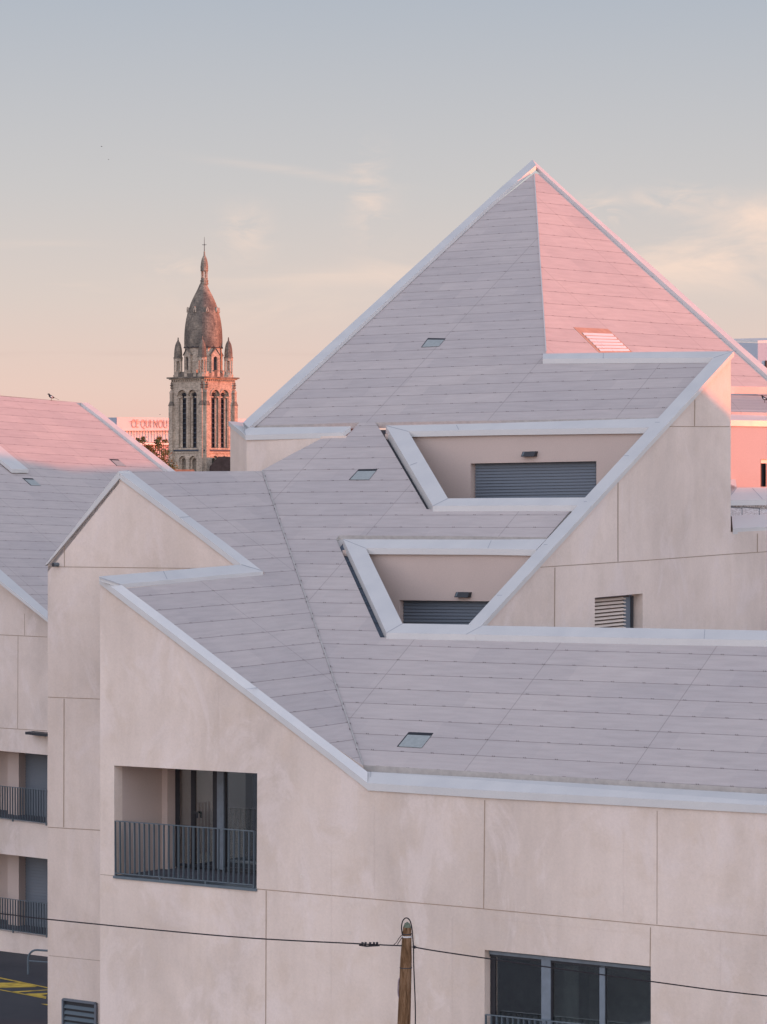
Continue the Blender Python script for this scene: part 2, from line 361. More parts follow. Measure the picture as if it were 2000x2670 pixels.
for a, b in [((864.5, 2090), (863, 2900)), ((975, 2075), (976, 2342)), ((1626, 2110), (1625, 2398)), ((1179, 2390), (1178, 2900)), ((568, 1764), (570, 2000)), ((310, 1905), (660, 1922)), ((1878, 2440), (1876, 2900)), ((1270, 2394), (1690, 2436)), ((1740, 2505), (2000, 2512))]:
    groove(mb, P_FW, a, b, 1.3, M_CONC3)
for k_, (x, y) in enumerate([(942.6, 2075), (1365, 2369), (1535.6, 2386), (1667, 2398), (1806, 2408), (1989, 2426), (1783, 2593), (1967, 2611), (787, 2284), (1036.5, 2341), (1199, 2354), (638, 2470), (760, 2421), (952, 2469), (910, 2433)]):
    disc(mb, P_FW, x, y, 5.5, M_PLUG if k_ % 3 else M_CONC2); disc(mb, P_FW, x, y, 3.6, M_CONC, .006)
mb.poly([px(P_FW.shift(P_FW.n * .004), (1082, 2434), (1092, 2435), (1092, 2464), (1082, 2463))], M_PLUG)
mb.build('front_wall', main)
# the far end of the front range, outside the picture on the right
p = ground_pt(P_FW, 2500); 
mb = MB().box(p, D2 * 9, UP * 9.5, -T1 * 0.2, M_CONC); mb.build('end_wall', main)

# ---- left gable wall, set back
mb = MB()
outer = px(P_A, (124.5, 1468), (311, 1240), (640, 1480)) + [ground_pt(P_A, 640), ground_pt(P_A, 124.5)]
mb.slab([outer], D2 * 0.22, M_CONC2)
for a, b, w in [((126, 1477.6), (500, 1482), 2.4), ((500, 1482), (630, 1484), 2.4), ((167.6, 1418), (168, 1478), 2.4), ((125, 1817.7), (400, 1828), 2.4), ((167, 1822), (166, 2157), 3), ((125, 2157), (400, 2173), 2.6), ((127, 2491.6), (400, 2519), 1.6)]:
    groove(mb, P_A, a, b, w)
groove(mb, P_A, (386, 1304), (386, 1478), 1.3, M_CONC3); groove(mb, P_A, (285, 1294), (374, 1293), 1.3, M_CONC3); groove(mb, P_A, (125, 2178), (400, 2200), 1.2, M_CONC3)
mb.build('gable_wall', main)
pg = P_A.hit(124.5, 1468); 
MB().box(ground_pt(P_A, 124.5) + D2 * .22, T1 * 0.22, D2 * 1.3, UP * 11.0, M_CONC2).build('side_wall', main)
# drain spout
pp = P_A.hit(151, 1472); MB().tube([pp + D2 * .1, pp - D2 * 0.14], 0.042, M_RAIL, 14).tube([pp - D2 * .139, pp - D2 * .143], 0.036, M_DARK, 14).build('drain_spout', main)
# ventilation grille at the foot of the gable wall
gp = P_A.shift(P_A.n * 0.02); mb = MB()
g = px(gp, (167, 2605), (252, 2616), (252, 2790), (167, 2776))
mb.slab([g], D2 * 0.015, M_DARK)
def bar(mb, a, b, w, d, m):   # flat bar between two points: w wide in plane (vertical for level bars), d deep
    a, b = Vector(a), Vector(b); e = (b - a).normalized(); s_ = e.cross(D2).normalized()
    mb.box(a - s_ * w / 2 - D2 * d, b - a, s_ * w, D2 * d, m)
for i in range(4): bar(mb, g[i], g[(i + 1) % 4], 0.045, 0.05, M_SHUT)
for k in range(1, 12):
    y = 2605 + k * 15.2; a, b = gp.hit(170, y), gp.hit(249, y + 10.5)
    mb.slab([[a, b, b - D2 * 0.04 - UP * 0.055, a - D2 * 0.04 - UP * 0.055]], UP * 0.012, M_RAIL)
mb.build('vent_grille', main)

# ---- main roof (below) and upper roof, one slope with notches
uvL = affine(P_RM, (1100, 1682.5), (1260, 1687), (1873, 1680), (1625, 2045))
low = [(937, 1102), (978.5, 1101.5), (993, 1123), (1112.4, 1327.5), (1300, 1328), (1490, 1328), (1427, 1401), (1200, 1398), (884, 1396), (876, 1405), (991.5, 1662),
       (1260, 1668), (1700, 1676), (2000, 1681), (2500, 1690), (2500, 2085), (2000, 2057), (1260, 2013), (948, 1995), (683, 1228), (689, 1222.6), (837, 1143.7), (901, 1140)]
RO_ = MB().slab([px(P_RM, *low)], (0, 0, -0.12), M_ROOF, M_GUT).build('roof_slope', main, uvL)
upr = [(1393, 452), (1300, 525), (728.5, 1050), (660, 1110), (937, 1102), (978.5, 1101.5), (1300, 1096.5), (1719, 1089), (1851, 944), (1424, 946), (1424, 918)]
ROU_ = MB().slab([px(P_RM, *upr)], (0, 0, -0.12), M_ROOFU, M_GUT).build('roof_slope', main, uvL)
# right slope of the peak, in the evening sun
uvP = affine(P_RP, (1413.5, 698), (1650, 718.7), (1404, 560.5), (1568, 711.5))
rp = [(1393, 452), (1416, 454), (1700, 714), (2000, 982), (2300, 1250), (2300, 1012), (2000, 1009), (1900, 1007.5), (1424, 1000)]
rp = [(1393, 452), (1416, 454), (1700, 714), (2000, 982), (2028, 1009.3), (1900, 1007.5), (1426, 950)]
ROP_ = MB().slab([px(P_RP, *rp)], (0, 0, -0.12), M_ROOFP, M_CONC3).build('roof_slope', main, uvP)
# left wing roof
uvl = affine(P_RL, (589, 1537), (780, 1523), (641, 1575), (775, 1677))
rl = [(335, 1230), (684, 1228), (948, 1998), (860, 1939), (414, 1598), (328, 1534), (684, 1499), (691, 1494.5)]
MB().slab([px(P_RL, *rl)], (0, 0, -0.12), M_ROOFL, M_CONC3).build('roof_slope', main, uvl)
# back slopes falling away behind the ridges (out of sight from the front)
mb = MB(); a, b, lo_ = P_A.hit(311, 1240) - UP * .05, P_RL.hit(684, 1228) - UP * .05, P_A.hit(124.5, 1472) - UP * .05
b2 = a + D2 * (b - a).dot(D2); b2.z = a.z - .12; mb.slab([[a, b2, lo_ + (b2 - a), lo_]], (0, 0, -.1), M_ROOFL); mb.build('back_slope', main)
M_HOOK = flat('brown_hook', (.16, .13, .13), .7, .2)
# lead valley strip between the two slopes
mb = MB(); q1, q2 = P_RM.hit(684, 1228), P_RM.hit(947, 1997); dv = (q2 - q1).normalized()
sw = dv.cross(P_RM.n).normalized() * 0.013
mb.slab([[q1 - sw + UP * .012, q2 - sw + UP * .012, q2 + sw + UP * .012, q1 + sw + UP * .012]], (0, 0, .012), M_GUT)
L = (q2 - q1).length
for k in range(17):
    c = q1 + dv * (L * (k + .6) / 17.5) + UP * .03
    for s_ in (-1, 1): mb.box(c + sw * s_ * 1.5 + dv * .1 * s_, dv * .05, sw * .8, UP * .010, M_HOOK)
mb.build('valley_strip', main)
# hip strip down the peak
mb = MB(); q1, q2 = P_RM.hit(1393, 453), P_RM.hit(1424, 918); dv = (q2 - q1).normalized(); sw = dv.cross(P_RM.n).normalized() * 0.011
mb.slab([[q1 - sw + UP * .012, q2 - sw + UP * .012, q2 + sw + UP * .012, q1 + sw + UP * .012]], (0, 0, .012), M_CAP)
mb.build('hip_strip', main)

# ---- copings
T = 0.115
PF_ = P_FW.shift(-D2 * .035); PA_ = P_A.shift(-D2 * .04); PW_ = P_RW.shift(T1 * .045)
coping('coping', P_RLC, [[PF_.hit(259, 1505.4), PF_.hit(860, 1964), PF_.hit(957.8, 2041), (957.8, 2012), (860, 1938.6), (412, 1596), (315, 1523.5)]], T, [((259, 1505), (315, 1523.5)), ((640, 1797), (672, 1793))])
coping('coping', P_RLC, [[(258.5, 1503), (500, 1482.4), (629, 1472), (684, 1488), (684, 1490.5), (580, 1499), (500, 1507), (315, 1523)]], 0.075, [((426, 1489), (436, 1510)), ((629, 1472), (684, 1488))])
coping('coping', P_RLC, [[PA_.hit(313, 1234.5), PA_.hit(500, 1372.6), PA_.hit(628, 1470.5), (686, 1490), (580, 1409), (500, 1351), (336.6, 1226), (312, 1228.5)]], T, [((469, 1349), (497, 1347)), ((313, 1235), (337, 1226))])
# left verge of the gable wall: a thin board seen from its edge
fr = P_A.shift(P_A.n * 0.05); mb = MB(); q = px(fr, (309, 1228.5), (312.5, 1246), (123.5, 1471), (115.5, 1475)); mb.slab([q], D2 * 0.32, M_CAP); mb.build('verge_board', main)
# eave coping over the street front
P_EV = plane(P_FW.shift(-D2 * 0.03).hit(957.8, 2042), T1, SLOPE)
coping('coping', P_EV, [[PF_.hit(957.8, 2041.5), PF_.hit(1260, 2060.5), PF_.hit(2000, 2100), PF_.hit(2500, 2127), (2500, 2095), (2000, 2070.7), (1260, 2028), (957.8, 2012)]], 0.125, [((966, 2042.5), (967, 2012.5)), ((1353, 2065.5), (1362, 2033.5))])
# copings round the two roof terraces, up the end wall and along the lower parapet
SLC1 = [[(1006, 1109.5), (1300, 1103), (1719, 1090), (1697, 1114.5), (1300, 1120), (1065, 1124.7)],
        [(1006, 1109.5), (1065, 1124.7), (1168, 1299.5), (1129, 1319)],
        [(1168, 1299.5), (1300, 1298.5), (1527.5, 1297), (1508.5, 1317.7), (1300, 1318), (1129, 1319)]]
SLC2 = [[(895, 1406), (1260, 1407), (1424.5, 1405.6), (1398, 1433), (1260, 1430.7), (954, 1429.5)],
        [(895, 1406), (954, 1429.5), (1049.5, 1625.7), (1007.7, 1650)],
        [(1049.5, 1625.7), (1221.6, 1628.5), (1255, 1631.5), (1240, 1654.5), (1007.7, 1650)]]
coping('coping', P_RMC, SLC1[1:2], 0.20)
coping('coping', P_RMC, SLC2[1:2], 0.15)
coping('coping', P_RMC, SLC1[::2], 0.115, [((1006, 1109.5), (1065, 1124.7)), ((1129, 1319), (1168, 1299.5)), ((1069, 1213), (1088, 1206)), ((1190, 1108), (1196, 1120))])
coping('coping', P_RMC, SLC2[::2], 0.115, [((895, 1406), (954, 1429.5)), ((1007.7, 1650), (1049.5, 1625.7)), ((1281, 1409), (1272, 1429))])
coping('coping', P_RMC, [[(1861, 932), PW_.hit(1914.2, 916), PW_.hit(1742.5, 1102.3), PW_.hit(1486, 1380), PW_.hit(1255, 1631), (1221.7, 1628)]], 0.10, [((1708, 1101), (1742, 1101)), ((1628, 1188), (1662, 1188)), ((1522, 1308), (1550, 1308)), ((1418, 1420), (1448, 1420)), ((1296, 1552), (1327, 1552))])
coping('coping', P_RMC, [[(1255, 1631.2), (1700, 1638.3), (2000, 1644), (2500, 1653), (2500, 1680), (2000, 1669), (1700, 1664.5), (1260, 1655), (1240, 1654)]], 0.11, [((1215, 1654), (1256, 1632)), ((1838, 1641), (1836, 1666))])
coping('coping', P_RMC, [[(1416, 922), (1700, 917.5), (1913.6, 915.7), (1861, 932.5), (1700, 933.4), (1415, 935.6)]], 0.105, [((1861, 932.5), (1913, 916)), ((1573, 919.5), (1573, 934))])
coping('coping', P_RMC, [[(1389, 416), (1300, 494), (690, 1050), (634, 1101), (638, 1121), (649, 1115), (722, 1050), (1300, 513.5), (1398, 431)]], 0.10)
coping('coping', P_RMC, [[(634, 1101), (649, 1115), (914.5, 1111.6), (894, 1127.7), (640, 1134.5), (637, 1121)]], 0.11, [((640, 1134), (634, 1101))])
coping('coping', P_RPC, [[(1389, 416), (1510, 527), (1700, 693), (1885, 860), (2000, 960), (2030, 987), (2030, 1005), (2000, 978), (1880, 870), (1700, 709), (1398, 434)]], 0.10)
# dark gutters beside the terrace copings
mb = MB(); Pg = P_RM.shift((0, 0, -0.10))
mb.face(px(Pg, (990, 1121), (1008, 1121), (1132, 1330), (1110, 1330)), M_DARK); mb.face(px(Pg, (882, 1424), (902, 1420), (1012, 1664), (988, 1664)), M_MEMB)
for y in (1452, 1477, 1535, 1580, 1625): 
    x = 885 + (y - 1427) * .453; groove(mb, Pg, (x - 4, y - 2), (x + 22, y + 2), 2.2, M_DARK, .004)
mb.face(px(P_RM.shift((0, 0, -.085)), (868, 1402), (884, 1392), (902, 1408), (884, 1430)), M_GUT)
mb.build('gutter', main)

# ---- roof terraces (back wall, floor, shutter, lamp)
def terrace(toppts, run, shut, reveal, lamp, depth):
    a = P_RMC.hit(*toppts[0]); Pw = Plane(a + D2 * 0.09, D2)
    x0, x1 = toppts[0][0], toppts[1][0]
    w = MB(); h = depth
    tl, tr = Pw.hit(x0 - 70, toppts[0][1] + 5), Pw.hit(x1 + 20, toppts[1][1] + 5)
    tl.z = tr.z = a.z - 0.045
    hole = px(Pw, *reveal)
    w.slab([[tl, tr, tr - UP * h, tl - UP * h], hole], D2 * 0.18, M_PLAS)
    wo_ = w.build('terrace_wall', main)
    fl = MB(); fl.slab([[tl - UP * (h - .02), tr - UP * (h - .02), tr - UP * (h - .02) - D2 * run, tl - UP * (h - .02) - D2 * run]], (0, 0, -.1), M_FLOOR); fl.build('terrace_floor', main)
    Ps = Pw.shift(D2 * 0.14); s_ = px(Ps, *shut); mb = MB(); mb.slab([s_], D2 * 0.03, M_SHUT)
    tl, tr, br, bl = s_; n = int((tl - bl).length / 0.062)
    for k in range(n):
        p1, p2 = tl.lerp(bl, k / n), tr.lerp(br, k / n); d = (bl - tl) / n
        mb.slab([[p1 - D2 * .004, p2 - D2 * .004, p2 + d * .8 - D2 * .022, p1 + d * .8 - D2 * .022]], D2 * .004, M_SHUT)
    mb.build('roller_shutter', wo_)
    ln = Pw.shift(-D2 * 0.0); q = px(ln, *lamp); mb = MB(); top = [q[0], q[1]]; 
    tl, tr, br, bl = q
    mb.slab([[tl, tl - D2 * .09, bl - D2 * .12, bl]], tr - tl, M_DARK); mb.slab([[tl - D2 * .09 - UP * .03 + T1 * .02, tl - D2 * .09 + T1 * .02, bl - D2 * .12 + T1 * .02 + UP * .02]], (tr - tl) * .1, M_RAIL)
    mb.build('wall_lamp', wo_)
terrace([(1074, 1124.6), (1683, 1114.7)], 2.2, [(1240, 1207), (1555, 1200.5), (1555, 1345), (1240, 1350)], [(1227, 1208.5), (1555, 1202.5), (1555, 1346), (1227, 1352)], [(1369, 1177.7), (1402.8, 1176.7), (1402.8, 1190), (1366.6, 1191)], 2.1)
terrace([(963, 1429.5), (1387, 1432.5)], 2.6, [(1053, 1563), (1300, 1566), (1300, 1700), (1053, 1700)], [(1041, 1565), (1300, 1568), (1300, 1705), (1041, 1703)], [(1196, 1543.4), (1230.5, 1544), (1230.5, 1558), (1193.6, 1557)], 2.3)

# ---- end wall on the right
mb = MB(); LOW = px(P_RW, (1245, 1640), (1915.5, 922), (1905.5, 934), (1905.5, 1388), (2000, 1383), (2200, 1372), (2200, 1760), (1245, 1760))
win = [(1551, 1558.3), (1676, 1547.5), (1676, 1690), (1551, 1700)]
mb.slab([LOW, px(P_RW, *win)], -T1 * 0.25, M_CONC3)
for a, b, w in [((1744.4, 1112), (1902.8, 1112.3), 2.4), ((1409, 1479), (1680, 1461.5), 2.6), ((1680, 1461.5), (1906, 1444.6), 2.6), ((1906, 1444.6), (2000, 1438.5), 2.4), ((1447, 1480), (1446, 1634), 3), ((1611.5, 1380), (1611.5, 1464), 3), ((1611.5, 1258), (1611.5, 1380), 3), ((1812, 1042), (1811, 1112), 3), ((1975, 1391), (1975, 1440), 3)]:
    groove(mb, P_RW, a, b, w)
for a, b in [((1641, 1250), (1641, 1462)), ((1783, 1260), (1783, 1454)), ((1906, 1450), (1904, 1638)), ((1572, 1476), (1572, 1556)), ((1488, 1440), (1488, 1472)), ((1448, 1440), (1448, 1474))]:
    groove(mb, P_RW, a, b, 1.3, M_CONC)
mb.build('end_wall', main)
M_BLIND = flat('brown_backing', (.16, .12, .10), .8, .2)
Ps = P_RW.shift(-T1 * 0.17); mb = MB()  # one shutter in two tones: slats painted as if lit, panel as if shaded
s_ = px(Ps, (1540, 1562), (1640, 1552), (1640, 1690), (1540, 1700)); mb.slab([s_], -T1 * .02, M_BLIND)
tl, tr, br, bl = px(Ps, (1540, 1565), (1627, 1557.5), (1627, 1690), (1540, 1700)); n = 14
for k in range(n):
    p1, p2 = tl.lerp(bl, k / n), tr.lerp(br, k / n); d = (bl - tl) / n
    mb.slab([[p1 + T1 * .012, p2 + T1 * .012, p2 + d * .5 + T1 * .05, p1 + d * .5 + T1 * .05]], UP * .006, M_SHUTLIT)
mb.build('lit_shutter_part', main)
mb = MB(); mb.slab([px(Ps.shift(T1 * .03), (1627, 1557), (1648, 1555), (1648, 1690), (1627, 1692))], -T1 * .03, M_SHUT)
mb.slab([px(Ps.shift(T1 * .05), (1646, 1555), (1652, 1554), (1652, 1690), (1646, 1690))], -T1 * .05, M_FRAME); mb.build('shaded_shutter_part', main)

# ---- wall under the upper roof's left corner
pc = P_RMC.hit(640, 1134.5); P_WB = Plane(pc + D2 * .04, D2)
LD = Vector((-0.36, 0.93, 0)).normalized(); P_WL = plane(pc + D2 * .04, LD, UP)
mb = MB(); q = px(P_WB, (643, 1142), (900, 1136), (920, 1300), (643, 1300)); mb.slab([q], D2 * .2, M_CONC2); mb.build('upper_wall', main)
mb = MB(); q = px(P_WL, (643, 1142), (643, 1300), (600.5, 1300), (600.5, 1111)); mb.slab([q], Vector((.2, .05, 0)), M_CONC2); mb.build('upper_wall', main)
P_WLC = plane(P_RMC.hit(640, 1134.5), P_WL.hit(596, 1098) - P_RMC.hit(640, 1134.5), Vector((1, .6, .05)))
coping('coping', P_WLC, [[(595.7, 1098.3), (634, 1101), (638, 1121), (640, 1134.5)]], 0.10)

q = px(P_RM.shift((0, 0, -.10)), (646, 1112), (950, 1103)); MB().slab([[q[0], q[1], q[1] - UP * .5, q[0] - UP * .5]], D2 * .08, M_GUT).build('gutter_wall', main)
# ---- skylights
def skylight(P, q, louvre=0):
    mb = MB(); cx_, cy_ = sum(p[0] for p in q) / 4, sum(p[1] for p in q) / 4
    Pt = P.shift(P.n * .006); Pi = P.shift(P.n * .010)
    mb.slab([px(Pt, *q)], P.n * -.02, M_RECESSLIT if louvre else M_FRAME)  # dark margin paints the recess shade; reddish one paints its sunlit inner face
    a, b, c, d = q
    fa = lambda p, r, k: (p[0] + (r[0] - p[0]) * k, p[1] + (r[1] - p[1]) * k)
    L_, B_ = fa(a, d, .20), fa(b, c, .20)
    if not louvre: mb.slab([px(Pi, fa(L_, B_, .06), B_, c, fa(d, c, .06))], P.n * .004, M_SKYL)
    else:
        for k in range(louvre):
            f0, f1 = .24 + .76 * k / louvre, .24 + .76 * (k + .62) / louvre
            u0, u1 = Pi.hit(*fa(fa(a, d, f0), fa(b, c, f0), .08)), Pi.hit(*fa(fa(a, d, f0), fa(b, c, f0), .95))
            l0, l1 = Pi.hit(*fa(fa(a, d, f1), fa(b, c, f1), .08)), Pi.hit(*fa(fa(a, d, f1), fa(b, c, f1), .95))
            mb.slab([[u0 + P.n * .012, u1 + P.n * .012, l1, l0]], P.n * .006, M_CAPW)
    return mb
for P, q in [(P_RM, [(1116, 881), (1162, 882), (1144, 903), (1098, 905)]), (P_RM, [(935, 1223.5), (984.5, 1222.5), (962, 1250.7), (909.7, 1250.7)]), (P_RM, [(1065.7, 1908.4), (1130, 1911), (1099, 1950), (1035, 1946)])]:
    skylight(P, q).build('skylight', ROU_ if q[0][1] < 1000 else RO_)
skylight(P_RP, [(1495, 853), (1585, 857.4), (1650, 919), (1562, 919)], 6).build('louvred_skylight', ROP_)

# ---- balcony: recess, glazing, railing
def recess(P, open_, depth, side_px, parent, mfloor=M_FLOOR, mwall=M_PLAS):
    """box-shaped loggia behind an opening: left wall, ceiling, floor, right wall"""
    tl, tr, br, bl = px(P, *open_); th = 0.22
    mb = MB(); i = D2 * th; d = D2 * depth
    mb.slab([[tl + i, bl + i, bl + d, tl + d]], -T1 * .1, mwall)
    mb.slab([[tr + i, br + i, br + d, tr + d]], T1 * .1, mwall)
    mb.slab([[tl + i, tr + i, tr + d, tl + d]], UP * .1, mwall); mb.build('loggia_lining', parent)
    f = MB(); f.slab([[bl + i, br + i, br + d, bl + d]], -UP * .1, mfloor); f.build('loggia_floor', parent)
recess(P_FW, BAL, 1.75, None, main)
Pb = P_FW.shift(D2 * 1.30); Pg = P_FW.shift(D2 * 1.52)
def zz(x, y): return (240 + x * .2897, 1960 + y * .2897)
mb = MB()    # masonry return beside the glazing
mb.slab([px(Pb, zz(560, 60), zz(678, 60), zz(678, 1120), zz(560, 1060))], D2 * .24, M_PLAS); mb.build('loggia_pier', main)
def panel(P, pts, dvec, m, name, parent):
    return MB().slab([px(P, *pts)], dvec, m).build(name, parent)
door = panel(Pg, [zz(735, 40), zz(790, 40), zz(790, 1040), zz(735, 1030)], D2 * .07, M_FRAME, 'door_frame', main)
mb = MB()
for xa, xb, off, m in [(890, 924, 0, M_FRAME), (1086, 1124, 0, M_FRAME), (1124, 1184, .03, M_FRAMEL), (1184, 1204, .0, M_FRAME)]:
    q = Pg.shift(-D2 * (.02 + off)); mb.slab([px(q, zz(xa, 30), zz(xb, 30), zz(xb, 1070), zz(xa, 1050))], D2 * .06, m)
q = Pg.shift(-D2 * .015); mb.slab([px(q, zz(790, 1005), zz(1500, 1060), zz(1500, 1085), zz(790, 1028))], D2 * .05, M_FRAME)
hp = Pg.shift(-D2 * .07); mb.slab([px(hp, zz(915, 540), zz(945, 545), zz(945, 600), zz(935, 600), zz(935, 560), zz(915, 556))], D2 * .03, M_DARK)
sdf = mb.build('sliding_door_frame', main)
gl = panel(Pg, [zz(785, 30), zz(1560, 30), zz(1560, 1090), zz(785, 1040)], D2 * .006, M_GLASS, 'sliding_door_pane', sdf)
# the room behind, with a second window opening in its back wall
Pr = P_FW.shift(D2 * 4.6); tl, tr, br, bl = px(P_FW, *BAL)
i, d = D2 * 1.62, D2 * 4.6; wv = T1 * 1.2
holeq = px(Pr, zz(925, 120), zz(1105, 140), zz(1105, 900), zz(925, 935))
room = MB()
room.slab([[tl + d, tr + d + wv, br + d + wv - UP * .05, bl + d - UP * .05], holeq], D2 * .15, M_INT)
room.slab([[bl + i, br + i + wv, br + d + wv, bl + d]], -UP * .1, M_FLOOR); room.slab([[tl + i, tr + i + wv, tr + d + wv, tl + d]], UP * .1, M_INT)
room.slab([[tr + i + wv, br + i + wv, br + d + wv, tr + d + wv]], T1 * .1, M_INT); room.build('room', main)
cw = P_FW.shift(D2 * 2.7)  # added pale panel standing in for the bright view through the far window
MB().slab([px(cw, zz(905, -100), zz(1115, -80), zz(1115, 1000), zz(905, 1000))], D2 * .1, M_PALE).build('pale_view_panel', main)
MB().slab([px(cw.shift(cw.n * .004), zz(1014, -100), zz(1018, -100), zz(1018, 1000), zz(1014, 1000))], D2 * .002, M_INT).build('panel_joint', main)
def railing(P, tl, tr, bl, br, n, parent, depth=0.045, name='railing', brackets=True):
    P = P.shift(D2 * .05); a, b, c, d = px(P, tl, tr, bl, br)
    rl_ = MB()
    def b_(p, q, w, dp, m=M_RAIL): bar(rl_, p, q, w, dp, m)
    b_(a, b, .014, depth); b_(c, d, .014, depth)
    for k in range(n):
        t = k / (n - 1); p, q = a.lerp(b, t), c.lerp(d, t); e = T1 * .005
        rl_.box(p - e - D2 * depth, T1 * .010, D2 * depth, q - p, M_RAIL)
    for t in (0.0, .33, .66, 1.0):
        p, q = c.lerp(d, t), c.lerp(d, t) - UP * .06; rl_.box(p - T1 * .012 - D2 * depth, T1 * .024, D2 * depth, -UP * .07, M_RAIL)
    return rl_.build(name, parent)
railing(P_FW.shift(D2 * 2.2), zz(915, 470), zz(1060, 450), zz(915, 925), zz(1060, 895), 6, main)
railing(P_FW, (302.3, 2140.2), (666, 2167), (303.7, 2276), (664.5, 2307), 29, main)
mb = MB(); tl, tr, br, bl = px(P_FW, (297.4, 2283), (671, 2317.5), (671, 2324), (297.4, 2289.5)); mb.slab([[tl - D2 * .03, tr - D2 * .03, br - D2 * .03, bl - D2 * .03]], D2 * .34, M_RAIL); mb.build('balcony_sill', main)

# ---- window low on the right of the front wall
def cz(x, y): return (1200 + x * .4828, 2200 + y * .4828)
Pq = P_FW.shift(D2 * .16)
frm = MB()
for x0, x1, ya, yb, off, m in [(160, 188, 575, 578, 0, M_FRAME), (438, 488, 600, 606, .03, M_FRAMEL), (486, 494, 606, 607, .02, M_FRAME), (752, 780, 628, 631, .02, M_FRAMEL), (774, 784, 631, 632, .0, M_FRAME)]:
    q = Pq.shift(-D2 * off); frm.slab([px(q, cz(x0, ya), cz(x1, yb), cz(x1, yb + 850), cz(x0, ya + 830))], D2 * .06, m)
q = Pq.shift(-D2 * .04)
for dy, hh, m, of in [(4, 18, M_FRAMEL, .0), (20, 14, M_FRAME, -.02)]:
    q = Pq.shift(-D2 * (.04 + of)); frm.slab([px(q, cz(120, 570 + dy), cz(1040, 664 + dy), cz(1040, 664 + dy + hh), cz(120, 570 + dy + hh))], D2 * .05, m)
win_o = frm.build('window_frame', main)
MB().slab([px(Pq.shift(D2 * .02), cz(120, 560), cz(1060, 650), cz(1060, 1500), cz(120, 1400))], D2 * .006, M_GLASS).build('window_pane', win_o)
a, b, c, d = px(P_FW, *WINO); rm = MB(); i, dd = D2 * .24, D2 * 2.6
a2, b2, c2, d2_ = a - T1 * 1.5 + UP * .2, b + T1 * .5 + UP * .2, c + T1 * .5, d - T1 * 1.5
rm.slab([[a2 + dd, b2 + dd, c2 + dd, d2_ + dd]], D2 * .1, M_INT); rm.slab([[a2 + i, d2_ + i, d2_ + dd, a2 + dd]], -T1 * .1, M_INT); rm.slab([[b2 + i, c2 + i, c2 + dd, b2 + dd]], T1 * .1, M_INT)
rm.slab([[a2 + i, b2 + i, b2 + dd, a2 + dd]], UP * .1, M_INT); rm.slab([[d2_ + i, c2 + i, c2 + dd, d2_ + dd]], -UP * .1, M_FLOOR)
q = P_FW.shift(D2 * 1.2); rm.slab([px(q, cz(560, 660), cz(640, 660), cz(640, 1500), cz(560, 1500))], D2 * .3, M_INT)
rm.slab([px(P_FW.shift(D2 * 2.2), cz(500, 690), cz(745, 705), cz(745, 1500), cz(500, 1500))], D2 * .05, M_PALE)
rm.build('room', main)
railing(P_FW.shift(-D2 * .06), cz(143, 922), cz(1024, 1010), cz(143, 1250), cz(1024, 1340), 30, main)
MB().slab([px(P_FW.shift(D2 * .004), (1263, 2472), (1697.5, 2516), (1697.5, 2520), (1263, 2477))], D2 * .1, M_FRAME).build('lintel', main)

# ---- rear part of the block, seen past the end wall
RVD = Vector((10900, 8200, 0)).normalized()           # runs away to the right
zb = P_RP.hit(1908, 1007.5)
P_RV = plane(zb - Vector((.1, .1, 0)), RVD, UP)
MB().slab([px(P_RV.shift((0, 0, 0)), (1850, 1008.5), (2080, 1010), (2080, 1028.5), (1850, 1026))], Vector((.1, .25, 0)), M_CONC2).build('eave_board', main)
RVN = Vector((-RVD.y, RVD.x, 0))
P_PK = plane(P_RW.hit(1905, 1110) + RVN * 2.6, RVD, UP)
mb = MB(); hole = [(1983, 1197.5), (2040, 1197.5), (2040, 1269), (1983, 1269)]
mb.slab([px(P_PK, (1840, 1104), (2120, 1109), (2120, 1400), (1840, 1400)), px(P_PK, *hole)], Vector((-.1, .25, 0)), M_PLASP); mb.build('rear_wall', main)
mb = MB(); mb.slab([px(P_PK.shift(Vector((.0, .12, 0))), (1983, 1190), (2050, 1190), (2050, 1280), (1983, 1280))], Vector((0, .05, 0)), M_FRAME)
mb.slab([px(P_PK.shift(Vector((.0, .05, 0))), (1984, 1198), (2050, 1198), (2050, 1208), (1984, 1208))], Vector((0, .04, 0)), M_CAP)
mb.slab([px(P_PK.shift(Vector((.0, .04, 0))), (1997, 1208), (2050, 1208), (2050, 1280), (1997, 1280))], Vector((0, .03, 0)), M_SHUT); mb.build('rear_window', main)
t0 = P_PK.hit(1905, 1096); sl = Vector((-.2, .8, .36)).normalized()
P_PC = plane(t0 - Vector((0, .05, 0)), RVD, sl)
coping('coping', P_PC, [[(1840, 1094), (2120, 1099.5), (2120, 1074), (1840, 1067)]], 0.125)
P_PS = plane(P_PC.hit(1905, 1070), RVD, P_RV.hit(1905, 1030) - P_PC.hit(1905, 1070))
MB().slab([px(P_PS, (1840, 1072), (2120, 1079), (2120, 1031), (1840, 1029))], (0, 0, -.1), M_ROOFB).build('lower_slope', main, affine(P_PS, (1910, 1050), (2000, 1052), (1912, 1046), (1932, 1068)))
